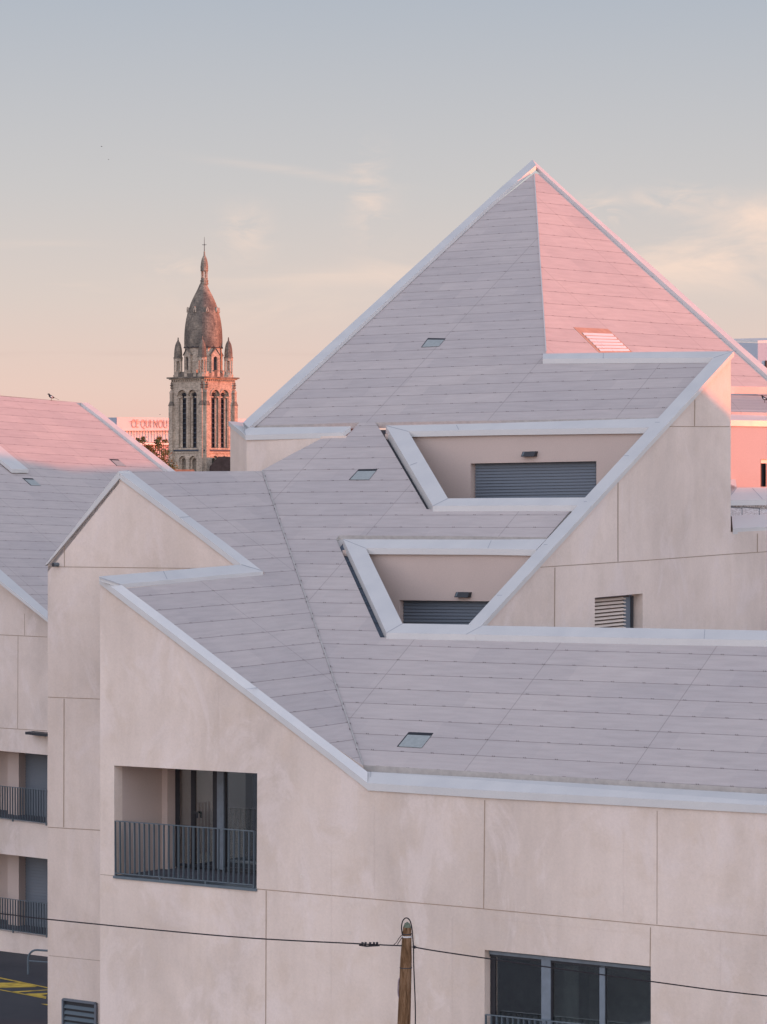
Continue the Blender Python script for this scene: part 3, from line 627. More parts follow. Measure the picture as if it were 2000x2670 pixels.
# parapets and gravel roof behind the end wall
P_P2 = plane(P_PK.hit(1905, 1304) - RVN * .8, RVD, Vector((-.2, .8, .42)))
coping('coping', P_P2, [[(1860, 1304.5), (2120, 1302), (2120, 1270.5), (1922, 1271), (1860, 1240)]], 0.115, [((1906, 1291), (1921, 1272)), ((1962, 1273), (1988, 1301))])
coping('coping', P_P2, [[(1895, 1150), (1905.5, 1182), (1921.5, 1271), (1906, 1290), (1890, 1290)]], 0.05)
MB().slab([px(P_P2.shift((0, 0, -.115)), (1860, 1304.5), (2120, 1302), (2120, 1298), (1860, 1298))], (0, 0, -1.6), M_CONC3).build('rear_parapet', main)
gmat, gnt, gb = mat('gravel', (.5, .45, .42), 0.95, 0.1); N = NT(gnt); P_ = N.n('ShaderNodeTexCoord').outputs['Object']
v_ = N.n('ShaderNodeTexVoronoi'); v_.inputs['Scale'].default_value = 45; N.l(P_, v_.inputs['Vector']); N.l(N.ramp(v_.outputs['Color'], [(0.1, (.28, .23, .21)), (0.5, (.6, .54, .5)), (0.9, (.82, .8, .78))]), gb.inputs['Base Color'])
PRC = plane(P_RW.hit(1911, 1377.7), RWD, Vector((-.75, .45, .42)))
gp_ = PRC.hit(1908, 1344) + UP * .0
P_GR = Plane(gp_, Vector((.02, -.10, 1)))
mb = MB(); q0, q1 = PRC.hit(1895, 1347), PRC.hit(2150, 1337); r_ = P_P2.shift((0, .05, -.115)); mb.face([q0, q1, r_.hit(2150, 1315), r_.hit(1860, 1317)], gmat); mb.build('gravel_bed', main)
coping('coping', PRC, [[(1908, 1344.5), (2000, 1340), (2200, 1330), (2200, 1363.5), (2000, 1374), (1911, 1378)]], 0.115)
for x in (1935, 1980):
    q = PRC.hit(x, 1345) + UP * .02; MB().tube([q, q + UP * .14, q + UP * .16 + Vector((-.3, .5, 0))], .008, M_RAIL, 6).build('guard_wire', main)

# ------------------------------------------------------------------ building on the left
LZ = 92.0
P_LB = Plane(at(60, 2200, LZ), D2)
lb = thing('apartment_building', tuple(Vector((P_LB.hit(60, 2300).x, P_LB.hit(60, 2300).y, 0))), 'second concrete building at the left edge with barred loggias and a pink sunlit roof', 'building')
LR = (P_LB.hit(123.5, 1593) - P_LB.hit(0, 1484)).normalized()
P_LR = plane(P_LB.hit(0, 1500), LR, D2)
P_LRC = P_LR.shift((0, 0, .10))
op1 = [(-130, 1946), (124, 1968.7), (122.5, 2151), (-130, 2118)]; op2 = [(-130, 2211), (124, 2240), (124, 2444), (-130, 2407)]
mb = MB()
outer = px(P_LB, (-300, 1235), (0, 1500), (300, 1765)) + [ground_pt(P_LB, 300), ground_pt(P_LB, -300)]
mb.slab([outer, px(P_LB, *op1), px(P_LB, *op2)], D2 * .25, M_CONC3)
for a, b, w in [((-200, 1646), (123, 1661), 2.2), ((-200, 1885), (123, 1906), 2.2), ((64, 1600), (64, 1657), 1.6), ((47, 1657), (46, 1900), 1.6)]: groove(mb, P_LB, a, b, w)
mb.build('front_wall', lb)
for op, rt, rb in [(op1, ((-130, 2037), (121.7, 2060)), ((-130, 2116), (122, 2146))), (op2, ((-130, 2323), (122.7, 2356)), ((-130, 2403), (123, 2438)))]:
    tl, tr, br, bl = px(P_LB, *op); i, d = D2 * .25, D2 * 1.6; mb = MB()
    for a_, b_, v in ((tl, bl, -T1 * .1), (tr, br, T1 * .1)): mb.slab([[a_ + i, b_ + i, b_ + d, a_ + d]], v, M_PLAS)
    mb.slab([[tl + i, tr + i, tr + d, tl + d]], UP * .1, M_PLAS); mb.slab([[tl + d, tr + d, br + d, bl + d]], D2 * .1, M_PLAS); mb.build('loggia_lining', lb)
    MB().slab([[bl + i, br + i, br + d, bl + d]], -UP * .05, M_FLOOR).build('loggia_floor', lb)
    y0, y1 = op[1][1], op[2][1]
    q = P_LB.shift(D2 * 1.0); MB().slab([px(q, (20, y0 - 25), (49, y0 - 22), (49, y1 + 10), (20, y1 + 10))], D2 * .6, M_PLAS).build('loggia_pier', lb)
    q = P_LB.shift(D2 * 1.3); s_ = px(q, (58, y0 - 30), (150, y0 - 20), (150, y1 + 20), (58, y1 + 10)); mb = MB().slab([s_], D2 * .05, M_SHUT)
    for k in range(30):
        a_, b_ = s_[0].lerp(s_[3], k / 30), s_[1].lerp(s_[2], k / 30); dv = (s_[3] - s_[0]) / 30; mb.face([a_ - D2 * .004, b_ - D2 * .004, b_ + dv * .8 - D2 * .02, a_ + dv * .8 - D2 * .02], M_SHUT)
    mb.build('roller_shutter', lb)
    railing(P_LB.shift(-D2 * .1), rt[0], rt[1], rb[0], rb[1], 39, lb)
mb = MB(); q = px(P_LB, (87, 1906), (150, 1912), (150, 1919), (87, 1913)); mb.slab([q], -D2 * .35, M_DARK); mb.build('wall_lamp', lb)
uvB = affine(P_LR, (0, 1300), (240, 1310.8), (100, 1279), (194.6, 1359))
roofp = [(-330, 1003), (0, 1032.5), (213, 1050), (442, 1231), (560, 1325), (560, 1990), (0, 1486), (-330, 1190)]
o_lb = MB().slab([px(P_LR, *roofp)], (0, 0, -.12), M_ROOFB, M_CONC3).build('roof_slope', lb, uvB)
coping('coping', P_LRC, [[(-280, 1265), (0, 1514), (123.5, 1613), (300, 1757), (300, 1733), (123.5, 1593), (0, 1484), (-280, 1237)]], .10, parent=lb)
coping('coping', P_LRC, [[(212, 1050), (229.5, 1050), (260, 1072.7), (460, 1230.8), (580, 1326), (560, 1326), (442, 1231), (260, 1086)]], .10, parent=lb)
skylight(P_LR, [(58, 1246), (85, 1247), (107, 1266.4), (80, 1265.4)]).build('skylight', o_lb); skylight(P_LR, [(284.7, 1196.4), (308.3, 1197.6), (329.4, 1215.7), (305, 1214.5)]).build('skylight', o_lb)
# the far slope of that roof, falling away out of sight
a, b = P_LR.hit(-330, 1003), P_LR.hit(213, 1050); MB().face([a, b, b - T1 * 4 - UP * 3, a - T1 * 4 - UP * 3], M_ROOFB).build('back_slope', lb)
# small gabled parapet standing in that slope
qd = P_LR.hit(31, 1234); P_DW = Plane(qd, D2)
MB().slab([px(P_DW, (-60, 1150), (0, 1205), (29, 1230), (29, 1236), (-60, 1234))], D2 * .4, M_CONC2).build('dormer_wall', lb)
MB().slab([px(P_DW.shift(-D2 * .06), (-60, 1146), (0, 1197), (31.4, 1223), (31, 1233), (0, 1207), (-60, 1157))], D2 * .75, M_CAP).build('coping', lb)

# ------------------------------------------------------------------ grey building at the right edge
P_G = Plane(at(1976, 930, 150), Vector((-.62, -.78, 0))); P_G2 = Plane(at(1976, 930, 150), Vector((.45, -.9, 0)))
gbld = thing('grey_building', (P_G.hit(1976, 930).x, P_G.hit(1976, 930).y, 0), 'flat-topped grey building glimpsed behind the right-hand roof slope', 'building')
M_GREY = plaster('grey_render', (.40, .43, .48))
mb = MB(); a, b, c = P_G.hit(1880, 890.5), P_G.hit(1976, 894.7), P_G2.hit(2150, 890); 
for p1, p2 in ((a, b), (b, c)): mb.slab([[p1, p2, Vector((p2.x, p2.y, -.2)), Vector((p1.x, p1.y, -.2))]], Vector((.05, .3, 0)), M_GREY)
mb.build('wall', gbld)
a2 = a + (c - b); mb = MB(); mb.slab([[a + UP * .02, b + UP * .02, c + UP * .02, a2 + UP * .02]], (0, 0, .10), M_CAP); mb.build('roof', gbld)
mb = MB(); mb.slab([px(P_G2.shift(P_G2.n * .03), (1994.5, 940), (2040, 940), (2040, 985), (1994.5, 985))], P_G2.n * .05, M_FRAME); mb.slab([px(P_G2.shift(P_G2.n * .09), (1996.5, 943), (2040, 943), (2040, 985), (1996.5, 985))], P_G2.n * .01, M_DARK); mb.build('window', gbld)

# ------------------------------------------------------------------ ground and markings
M_PAVE = concrete('grey_paving', (.30, .285, .27))
am, ant, ab = mat('asphalt', (.05, .05, .055), 0.9, 0.25); N = NT(ant); P_ = N.n('ShaderNodeTexCoord').outputs['Object']
N.l(N.mix(0.8, N.ramp(N.noise(P_, 0.25, 5), [(0.3, (.030, .032, .038)), (0.7, (.062, .062, .066))]), N.ramp(N.noise(P_, 40, 3), [(0.3, (.75, .75, .75)), (0.7, (1.3, 1.3, 1.3))]), 'MULTIPLY'), ab.inputs['Base Color'])
tag(MB().face([(-2500, -600, 0), (2500, -600, 0), (2500, 4000, 0), (-2500, 4000, 0)], am).build('ground'), kind='structure')
pv_ = MB(); q = [P_FW.hit(-250, 2670), P_FW.hit(2500, 2670)]; q = [Vector((p.x, p.y, .004)) for p in q]  # unseen pale paving added to bounce light onto the front wall
pv_.face([q[0] - D2 * 46, q[1] - D2 * 46, q[1], q[0]], M_PAVE); tag(pv_.build('bounce_paving'), kind='structure')
P_0 = Plane((0, 0, 0), (0, 0, 1))
YEL = flat('worn_yellow_paint', (.48, .33, .055), 0.8, 0.2, 0.35, 3)
def zg(x, y): return (x * .208, 2210 + y * .208)
mb = MB(); Py = P_0.shift((0, 0, .006))
for q in [[(-400, 1545), (595, 1750), (595, 1762), (-400, 1560)], [(-300, 1700), (240, 1690), (470, 1740), (440, 1748), (0, 1756), (-300, 1760)], [(-400, 1702), (580, 1885), (575, 1895), (-400, 1712)],
          [(110, 1806), (600, 1780), (600, 1787), (270, 1812), (220, 1822)], [(310, 1832), (595, 1822), (595, 1838), (520, 1850), (585, 1868), (575, 1882), (440, 1858)], [(510, 1958), (600, 1962), (600, 1976), (575, 1974)]]:
    mb.face(px(Py, *[zg(*p) for p in q]), YEL)
tag(mb.build('road_marking'), kind='structure')
# hoop rail by the wall foot
b0 = P_0.hit(*zg(352, 1590)); hz = b0.y
hr = MB(); up_ = (at(*zg(352, 1380), hz)).z; 
hd = Vector((0.92, -0.38, 0)).normalized()
pts = [Vector((b0.x, b0.y, 0)), Vector((b0.x, b0.y, up_ - .05))] + [Vector((b0.x, b0.y, up_ - .05)) + hd * (.28 - .28 * math.cos(k * math.pi / 12)) + UP * .28 * math.sin(k * math.pi / 12) for k in range(1, 7)]
pts += [pts[-1] + hd * 2.0]; end = pts[-1]; pts += [end + hd * .2 - UP * .1, end + hd * .28 - UP * .3, Vector((end.x, end.y, 0)) + hd * .28]
tag(hr.tube(pts, .03, M_RAIL, 8).tube([Vector((b0.x, b0.y, .38)), Vector((b0.x, b0.y, .38)) + hd * 2.5], .02, M_RAIL, 8).build('hoop_rail'), 'dark tubular hoop rail standing on the asphalt at the lower left', 'railing')

# ------------------------------------------------------------------ church tower
CH = 400.0; KU = .28935 * CH / F                     # metres per crop pixel of the tower close-up
def chx(x, y): return at(400 + x * .28935, 600 + y * .28935, CH)
cc = chx(448, 1700); cb = Vector((cc.x, CH, 0))
ch = thing('church', tuple(cb), 'dark-domed stone church tower with corner turrets standing far behind on the left', 'church')
sm_, snt, sb = mat('weathered_stone', (.42, .34, .27), 0.9, 0.1); N = NT(snt); P_ = N.n('ShaderNodeTexCoord').outputs['Object']
def stone(name, base, soot, amt, brick=True):
    m, nt, b = mat(name, base, 0.92, 0.1); N = NT(nt); P_ = N.n('ShaderNodeTexCoord').outputs['Object']
    s1 = N.noise(P_, 0.5, 6, 0.65, (1, 1, .5)); s2 = N.noise(P_, 2.2, 5, 0.7, (1, 1, .6)); s3 = N.noise(P_, 1.0, 2, 0.5, (.6, .6, 5.0))
    c = N.ramp(s2, [(0.3, tuple(q * .82 for q in base)), (0.7, tuple(min(1, q * 1.15) for q in base))])
    c = N.mix(0.5, c, N.ramp(s3, [(0.35, (.86, .84, .82)), (0.65, (1.08, 1.08, 1.08))]), 'MULTIPLY')
    c = N.mix(N.math('MULTIPLY', N.ramp(s1, [(0.5 - amt * .3, (0, 0, 0)), (0.72 - amt * .25, (1, 1, 1))]), min(1, .45 + amt * .5)), c, soot)
    s4 = N.noise(P_, 3.2, 5, 0.75, (1, 1, 1.8)); c = N.mix(0.8, c, N.ramp(s4, [(0.36, (.50, .50, .52)), (0.5, (1, 1, 1)), (0.64, (1.34, 1.3, 1.26))]), 'MULTIPLY')
    N.l(c, b.inputs['Base Color']); return m
M_ST = stone('tower_stone', (.43, .36, .285), (.17, .135, .11), .12)
M_STD = stone('sooty_stone', (.33, .275, .215), (.065, .06, .058), .62)
M_STK = stone('black_stone', (.09, .08, .08), (.05, .045, .045), .5)
M_SLAT = flat('slate_blue_lead', (.055, .065, .085), 0.7, 0.3, .3, 1)
M_LOUV = flat('belfry_louvre', (.035, .035, .042), 0.8, 0.2, .3, 1)
HS = 204 * KU                                        # half side of the shaft
rot = math.atan2(.64, .77)
# local frame: x along the left-hand face towards the front corner, faces: left face normal = -y', right face normal = +x'
nL = Vector((-.64, -.77, 0)); nR = Vector((.77, -.64, 0)); CB = Vector((cb.x, cb.y + 0, 0))
def cl(a, b, z): return CB + nR * a + (-nL) * b + Vector((0, 0, z))     # a to the right face, b away from the left face
def zc(y): return at(0, 600 + y * .28935, CH).z
Hc = zc(1340)
sh = MB()
def lbox(mb, a0, a1, b0, b1, z0, z1, m): mb.slab([[cl(a0, b0, z0), cl(a1, b0, z0), cl(a1, b1, z0), cl(a0, b1, z0)]], (0, 0, z1 - z0), m)
core = HS - .75
lbox(sh, -core, core, -core, core, -.2, Hc, M_ST)
# facing walls with arched openings on the two visible faces, plain on the others
def arch_loop(c, w, zb, zs, n=10):
    return [(c - w, zb), (c + w, zb)] + [(c + w * math.cos(k * math.pi / n), zs + w * math.sin(k * math.pi / n)) for k in range(n + 1)][0:] 
def face_map(side):
    if side == 'L': return lambda u, z, d: cl(u, -HS + d, z), -nL
    return lambda u, z, d: cl(HS - d, u, z), -nR
for side in 'LR':
    fm, inn = face_map(side)
    ctr = (-.90, .90) if side == 'L' else (-.86, .86)
    outer = [(-HS + .01, -.2), (HS - .01, -.2), (HS - .01, Hc), (-HS + .01, Hc)]
    big = [arch_loop(c_, .80, zc(1965), zc(1500)) for c_ in ctr]; small = [arch_loop(c_, .62, zc(2300), zc(2080)) for c_ in ctr]
    loops = [[fm(u, z, 0) for u, z in l] for l in [outer] + big + small]
    sh.slab(loops, inn * .30, M_ST)
    # a second, narrower order inside each opening
    for l, cs, w, zb, zs in [(big, ctr, .55, zc(1965), zc(1505)), (small, ctr, .40, zc(2300), zc(2085))]:
        for c_ in cs:
            o2 = [(c_ - .95, zb - .1), (c_ + .95, zb - .1), (c_ + .95, zs + 1.1), (c_ - .95, zs + 1.1)]
            sh.slab([[fm(u, z, .30) for u, z in o2], [fm(u, z, .30) for u, z in arch_loop(c_, w, zb, zs)]], inn * .30, M_ST)
sh.build('tower_shaft', ch)
for side in 'LR':
    fm, inn = face_map(side); ctr = (-.90, .90) if side == 'L' else (-.86, .86)
    for c_ in ctr:
        mb = MB(); mb.slab([[fm(c_ - .6, zc(1965), .62), fm(c_ + .6, zc(1965), .62), fm(c_ + .6, zc(1440), .62), fm(c_ - .6, zc(1440), .62)]], inn * .05, M_LOUV)
        for k in range(12):
            z = zc(1960) + k * .62; mb.slab([[fm(c_ - .5, z, .62), fm(c_ + .5, z, .62), fm(c_ + .5, z - .1, .40), fm(c_ - .5, z - .1, .40)]], (0, 0, .05), M_SLAT)
        bo_ = mb.build('belfry_opening', ch)
        # clustered colonnettes on the jambs, archivolt over
        co = MB()
        for off, dd in ((-.70, .10), (-.60, .34), (-.48, .36), (-.38, .40), (.70, .10), (.60, .34), (.48, .36), (.38, .40)):
            p0, p1 = fm(c_ + off, zc(1960), dd), fm(c_ + off, zc(1500), dd); co.tube([p0, p1], .075, M_ST, 8)
        for u0, u1 in ((-.82, -.30), (.30, .82)): co.slab([[fm(c_ + u0, zc(1515), .02), fm(c_ + u1, zc(1515), .02), fm(c_ + u1, zc(1515), .45), fm(c_ + u0, zc(1515), .45)]], (0, 0, .16), M_ST)
        co.build('colonnettes', bo_)
        ar = MB()
        for rr, tt, dp in ((.80, .17, .10), (.60, .12, -.2)):
            n = 12; P1 = [fm(c_ + rr * math.cos(k * math.pi / n), zc(1500) + rr * math.sin(k * math.pi / n), -dp) for k in range(n + 1)]; P2 = [fm(c_ + (rr + tt) * math.cos(k * math.pi / n), zc(1500) + (rr + tt) * math.sin(k * math.pi / n), -dp) for k in range(n + 1)]
            for k in range(n): ar.slab([[P1[k], P1[k + 1], P2[k + 1], P2[k]]], inn * .12, M_ST)
        ar.build('archivolt', bo_)
    # blind arcade below: dark recess
    for c_ in ctr:
        MB().slab([[fm(c_ - .45, zc(2300), .61), fm(c_ + .45, zc(2300), .61), fm(c_ + .45, zc(2030), .61), fm(c_ - .45, zc(2030), .61)]], inn * .05, M_STD).build('blind_arch', ch)
# string course, cornice with dentils
mb = MB(); e = HS + .16; lbox(mb, -e, e, -e, e, zc(1995), zc(1980), M_SLAT); lbox(mb, -e + .08, e - .08, -e + .08, e - .08, zc(2012), zc(1996), M_ST); mb.build('string_course', ch)
mb = MB(); e = HS + .40; lbox(mb, -e, e, -e, e, zc(1341), zc(1328), M_STD); lbox(mb, -e + .2, e - .2, -e + .2, e - .2, zc(1350), zc(1342), M_ST)
for k in range(15):
    u = -HS + .25 + k * (2 * HS - .5) / 14
    lbox(mb, u - .07, u + .07, -HS - .18, -HS, zc(1366), zc(1351), M_ST); lbox(mb, HS, HS + .18, u - .07, u + .07, zc(1366), zc(1351), M_ST)
mb.build('cornice', ch)
# corner buttresses with gabled tops
def buttress(a0, a1, b0, b1, out):
    mb = MB(); lbox(mb, a0, a1, b0, b1, -.2, zc(1585), M_ST)
    am_, bm_ = (a0 + a1) / 2, (b0 + b1) / 2
    # weathering slope and pinnacle
    k = .62; A0_, A1_, B0_, B1_ = am_ - (a1 - a0) / 2 * k, am_ + (a1 - a0) / 2 * k, bm_ - (b1 - b0) / 2 * k, bm_ + (b1 - b0) / 2 * k
    z0_, z1_ = zc(1584), zc(1545); lo = [cl(a0 - .05, b0 - .05, z0_), cl(a1 + .05, b0 - .05, z0_), cl(a1 + .05, b1 + .05, z0_), cl(a0 - .05, b1 + .05, z0_)]; hi = [cl(A0_, B0_, z1_), cl(A1_, B0_, z1_), cl(A1_, B1_, z1_), cl(A0_, B1_, z1_)]
    for i in range(4): mb.face([lo[i], lo[(i + 1) % 4], hi[(i + 1) % 4], hi[i]], M_STD)
    lbox(mb, A0_, A1_, B0_, B1_, z1_, zc(1470), M_ST)
    z2 = zc(1470); lo = [cl(A0_ - .06, B0_ - .06, z2), cl(A1_ + .06, B0_ - .06, z2), cl(A1_ + .06, B1_ + .06, z2), cl(A0_ - .06, B1_ + .06, z2)]; ap = cl(am_, bm_, zc(1430))
    for i in range(4): mb.face([lo[i], lo[(i + 1) % 4], ap], M_ST)
    mb.lathe(cl(am_, bm_, zc(1432)), [(.05, 0), (.16, .12), (.06, .3), (.19, .45), (.05, .62), (.12, .72), (.02, .85)], M_STD, 8)
    mb.build('buttress', ch)
wB = .56
for (a0, a1, b0, b1) in [(HS - wB, HS + .02, -HS - .42, -HS), (HS, HS + .42, -HS - .02, -HS + wB), (-HS - .02, -HS + wB, -HS - .42, -HS), (HS, HS + .42, HS - wB, HS + .02), (-HS - .42, -HS, -HS, -HS + wB)]:
    buttress(a0, a1, b0, b1, 0)
# drum, gabled lucarnes, dome
def ztop(y): return zc(y)
dr = MB(); dc = Vector((chx(450, 0).x, CH, 0)); R_ = 172 * KU
dr.lathe(dc, [(R_ + .08, zc(1330)), (R_ + .08, zc(1290)), (R_, zc(1285)), (R_, zc(1190)), (R_ + .04, zc(1188)), (R_ + .04, zc(1182)), (R_, zc(1180)), (R_, zc(1062))], M_ST, 8, R(22.5) + rot); drum_ = dr.build('drum', ch)
for k in range(8):
    a = rot + k * math.pi / 4; dv = Vector((math.cos(a), math.sin(a), 0)); tv = Vector((-dv.y, dv.x, 0)); mb = MB(); o_ = dc + dv * (R_ * .924)
    if k % 2 == 0:
        w_ = .62; q = [o_ + tv * -w_ + UP * zc(1300), o_ + tv * w_ + UP * zc(1300), o_ + tv * w_ + UP * zc(1130), o_ + UP * zc(1078), o_ - tv * w_ + UP * zc(1130)]
        ho = [o_ + tv * u + UP * z for u, z in arch_loop(0, .30, zc(1270), zc(1165))]
        mb.slab([q, ho], dv * .35, M_ST); mb.slab([[o_ + dv * .03 + tv * -.32 + UP * zc(1275), o_ + dv * .03 + tv * .32 + UP * zc(1275), o_ + dv * .03 + tv * .32 + UP * zc(1135), o_ + dv * .03 - tv * .32 + UP * zc(1135)]], dv * .02, M_LOUV)
        for s_ in (-1, 1): mb.slab([[o_ + dv * -.05 + tv * s_ * (w_ + .12) + UP * zc(1134), o_ + dv * -.05 + UP * zc(1072), o_ + dv * .45 + UP * zc(1072), o_ + dv * .45 + tv * s_ * (w_ + .12) + UP * zc(1134)]], (0, 0, .10), M_STD)
        mb.build('lucarne', drum_)
    else:
        mb.slab([[o_ + tv * -.13 + UP * zc(1160), o_ + tv * .13 + UP * zc(1160), o_ + tv * .13 + UP * zc(1075), o_ + tv * -.13 + UP * zc(1075)]], dv * .03, M_LOUV); mb.build('slit_window', drum_)
sc = MB(); n = 8
sc.lathe(dc, [(R_ + .16, zc(1066)), (R_ + .16, zc(1058)), (R_ - .1, zc(1052))], M_STK, 8, R(22.5) + rot)
for k in range(16):
    a = rot + (k + .5) * math.pi / 8 - .05; dv = Vector((math.cos(a), math.sin(a), 0)); tv = Vector((-dv.y, dv.x, 0)); o_ = dc + dv * (R_ + .0)
    hh = 1012 if k % 2 else 1035
    sc.face([o_ - tv * .66 + UP * zc(1060), o_ + tv * .66 + UP * zc(1060), o_ - dv * .12 + UP * zc(hh)], M_STK)
sc.build('scalloped_band', ch)
prof = [(1058, 172), (1000, 173.5), (950, 172), (900, 169), (850, 163), (800, 155), (750, 143), (700, 128), (650, 110), (600, 87), (560, 66), (525, 49), (500, 38), (488, 34)]
do = MB(); do.lathe(dc, [(r * KU, zc(y)) for y, r in prof], M_STD, 48, 0); dome_ = do.build('dome', ch)
for k in range(8):      # small lucarnes high on the dome
    a = rot + k * math.pi / 4 + .39; dv = Vector((math.cos(a), math.sin(a), 0)); tv = Vector((-dv.y, dv.x, 0)); o_ = dc + dv * (136 * KU)
    mb = MB(); mb.slab([[o_ - tv * .16 + UP * zc(745), o_ + tv * .16 + UP * zc(745), o_ + tv * .16 + UP * zc(715), o_ + UP * zc(696), o_ - tv * .16 + UP * zc(715)]], dv * .22, M_ST); mb.slab([[o_ + dv * .225 - tv * .07 + UP * zc(742), o_ + dv * .225 + tv * .07 + UP * zc(742), o_ + dv * .225 + UP * zc(712)]], dv * .01, M_LOUV); mb.build('dome_lucarne', dome_)
# lantern
lx = Vector((chx(459, 0).x, CH, 0)); la = MB()
la.lathe(lx, [(35 * KU, zc(492)), (38 * KU, zc(480)), (33 * KU, zc(470)), (38 * KU, zc(455)), (30 * KU, zc(448)), (31 * KU, zc(432))], M_STD, 12)
la.lathe(lx, [(32 * KU, zc(372)), (36 * KU, zc(362)), (34 * KU, zc(355)), (35 * KU, zc(330)), (31 * KU, zc(295)), (24 * KU, zc(262)), (13 * KU, zc(235)), (6 * KU, zc(222)), (9 * KU, zc(214)), (5 * KU, zc(206)), (8 * KU, zc(198)), (3 * KU, zc(190))], M_STD, 12)
for k in range(6):
    a = k * math.pi / 3 + .26; p_ = lx + Vector((math.cos(a), math.sin(a), 0)) * 25 * KU; la.tube([p_ + UP * zc(434), p_ + UP * zc(370)], 5.5 * KU, M_ST, 6)
la.build('lantern', ch)
MB().tube([lx + UP * zc(192), lx + UP * zc(62)], [.05, .02], M_DARK, 6).tube([lx + Vector((-20 * KU, 0, 0)) + UP * zc(132), lx + Vector((20 * KU, 0, 0)) + UP * zc(132)], .03, M_DARK, 6).lathe(lx + UP * zc(140), [(.02, 0), (.08, .08), (.08, .14), (.02, .22)], M_DARK, 8).build('cross', ch)
# corner turrets
def turret(x, yo, dY):
    p_ = Vector((chx(x, 0).x, CH + dY, 0)); q_ = lambda y: zc(y)
    t = MB(); t.lathe(p_, [(44 * KU, q_(1330)), (44 * KU, q_(1305)), (34 * KU, q_(1300)), (20 * KU, q_(1270)), (8 * KU, q_(1262)), (8 * KU, q_(1178))], M_ST, 8)
    t.lathe(p_, [(40 * KU, q_(1180)), (40 * KU, q_(1152))], M_ST, 8)
    tb_ = t.build('turret', ch)
    c_ = MB()
    for k in range(8):
        a = k * math.pi / 4 + .39; d_ = p_ + Vector((math.cos(a), math.sin(a), 0)) * 34 * KU; c_.tube([d_ + UP * q_(1306), d_ + UP * q_(1176)], 6 * KU, M_ST, 6)
    c_.build('columns', tb_)
    s_ = MB(); s_.lathe(p_, [(43 * KU, q_(1156)), (43 * KU, q_(1148)), (37 * KU, q_(1144)), (36.5 * KU, q_(1110)), (33 * KU, q_(1070)), (26 * KU, q_(1035)), (16 * KU, q_(1010)), (6 * KU, q_(997)), (8 * KU, q_(990)), (4 * KU, q_(984)), (6 * KU, q_(975)), (2 * KU, q_(966))], M_STD, 12); s_.build('spire', tb_)
turret(222, 0, .2); turret(455, 0, -HS * 1.25); turret(678, 0, -.4)
# bits of parapet between the turrets
mb = MB(); e = HS - .3
for k in range(9):
    u = -e + .5 + k * (2 * e - 1.0) / 8; h_ = random.choice((.5, .7, .9)); lbox(mb, u - .28, u + .28, -e - .1, -e + .15, zc(1330), zc(1330) + h_, M_STD if k % 3 else M_ST); lbox(mb, e - .15, e + .1, u - .28, u + .28, zc(1330), zc(1330) + h_, M_STD if k % 2 else M_ST)
mb.build('parapet', ch)
# dark slate roof of the nave at the foot of the tower
M_NAVE = flat('dark_roof_slates', (.050, .040, .038), 0.9, 0.1, .3, 2)
a = [at(400 + x * .28935, 600 + y * .28935, CH - 6) for x, y in ((505, 2135), (585, 2040), (760, 2050), (760, 2300), (505, 2300))]
MB().slab([a], (1.5, 5, 0), M_NAVE).build('nave_roof', ch)

# ------------------------------------------------------------------ far building with lettering
FZ = 520.0
def fx(x, y, Z=FZ): return at(260 + x * .1207, 1060 + y * .1207, Z)
far = thing('office_building', (fx(900, 0).x, FZ, 0), 'distant pale flat-roofed block with large lettering, left of the church tower', 'building')
M_FARW = plaster('pink_lit_cladding', (.74, .56, .52)); M_FARD = flat('grey_side', (.30, .33, .38), .8, .2); M_LET = flat('rust_letters', (.60, .36, .29), .8, .2)
P_F = Plane(fx(372, 500), Vector((.62, -.78, 0))); FN = P_F.n
def fp(x, y, d=0): return P_F.shift(-FN * d).hit(260 + x * .1207, 1060 + y * .1207)
def fbox(mb, x0, x1, y0, y1, d0, d1, m): mb.slab([[fp(x0, y0, d0), fp(x1, y0 + (x1 - x0) * .012, d0), fp(x1, y1 + (x1 - x0) * .002, d0), fp(x0, y1, d0)]], -FN * (d1 - d0), m)
mb = MB(); fbox(mb, 372, 3200, 236, 512, 0, 12, M_FARW); fbox(mb, 372, 3200, 524, 770, .35, 12, M_FARW); fbox(mb, 372, 3200, 824, 1500, 1.2, 12, M_FARD); fbox(mb, 372, 3200, 512, 524, -.2, 12, M_CAP); fbox(mb, 372, 3200, 770, 824, -.25, 12, M_CAP)
mb.build('wall', far)
mb = MB(); c1_, c2_ = fp(371, 236), fp(371, 1500); sv = Vector((-16, 9, 0)); mb.slab([[c1_, c2_, c2_ + sv, c1_ + sv]], -FN * 6 + Vector((.05, 0, 0)), M_FARD); mb.build('side_wall', far)
mb = MB()
for x in range(385, 3200, 62): fbox(mb, x, x + 9, 526, 768, .2, .36, M_CAP)
for x in range(700, 3200, 140): fbox(mb, x, x + 70, 575, 585, .15, .3, M_CAP)
mb.build('cladding_fins', far)
mb = MB()
for x in range(385, 3200, 46): fbox(mb, x, x + 20, 830, 1400, .5, 1.21, M_FARW)
mb.build('window_piers', far)
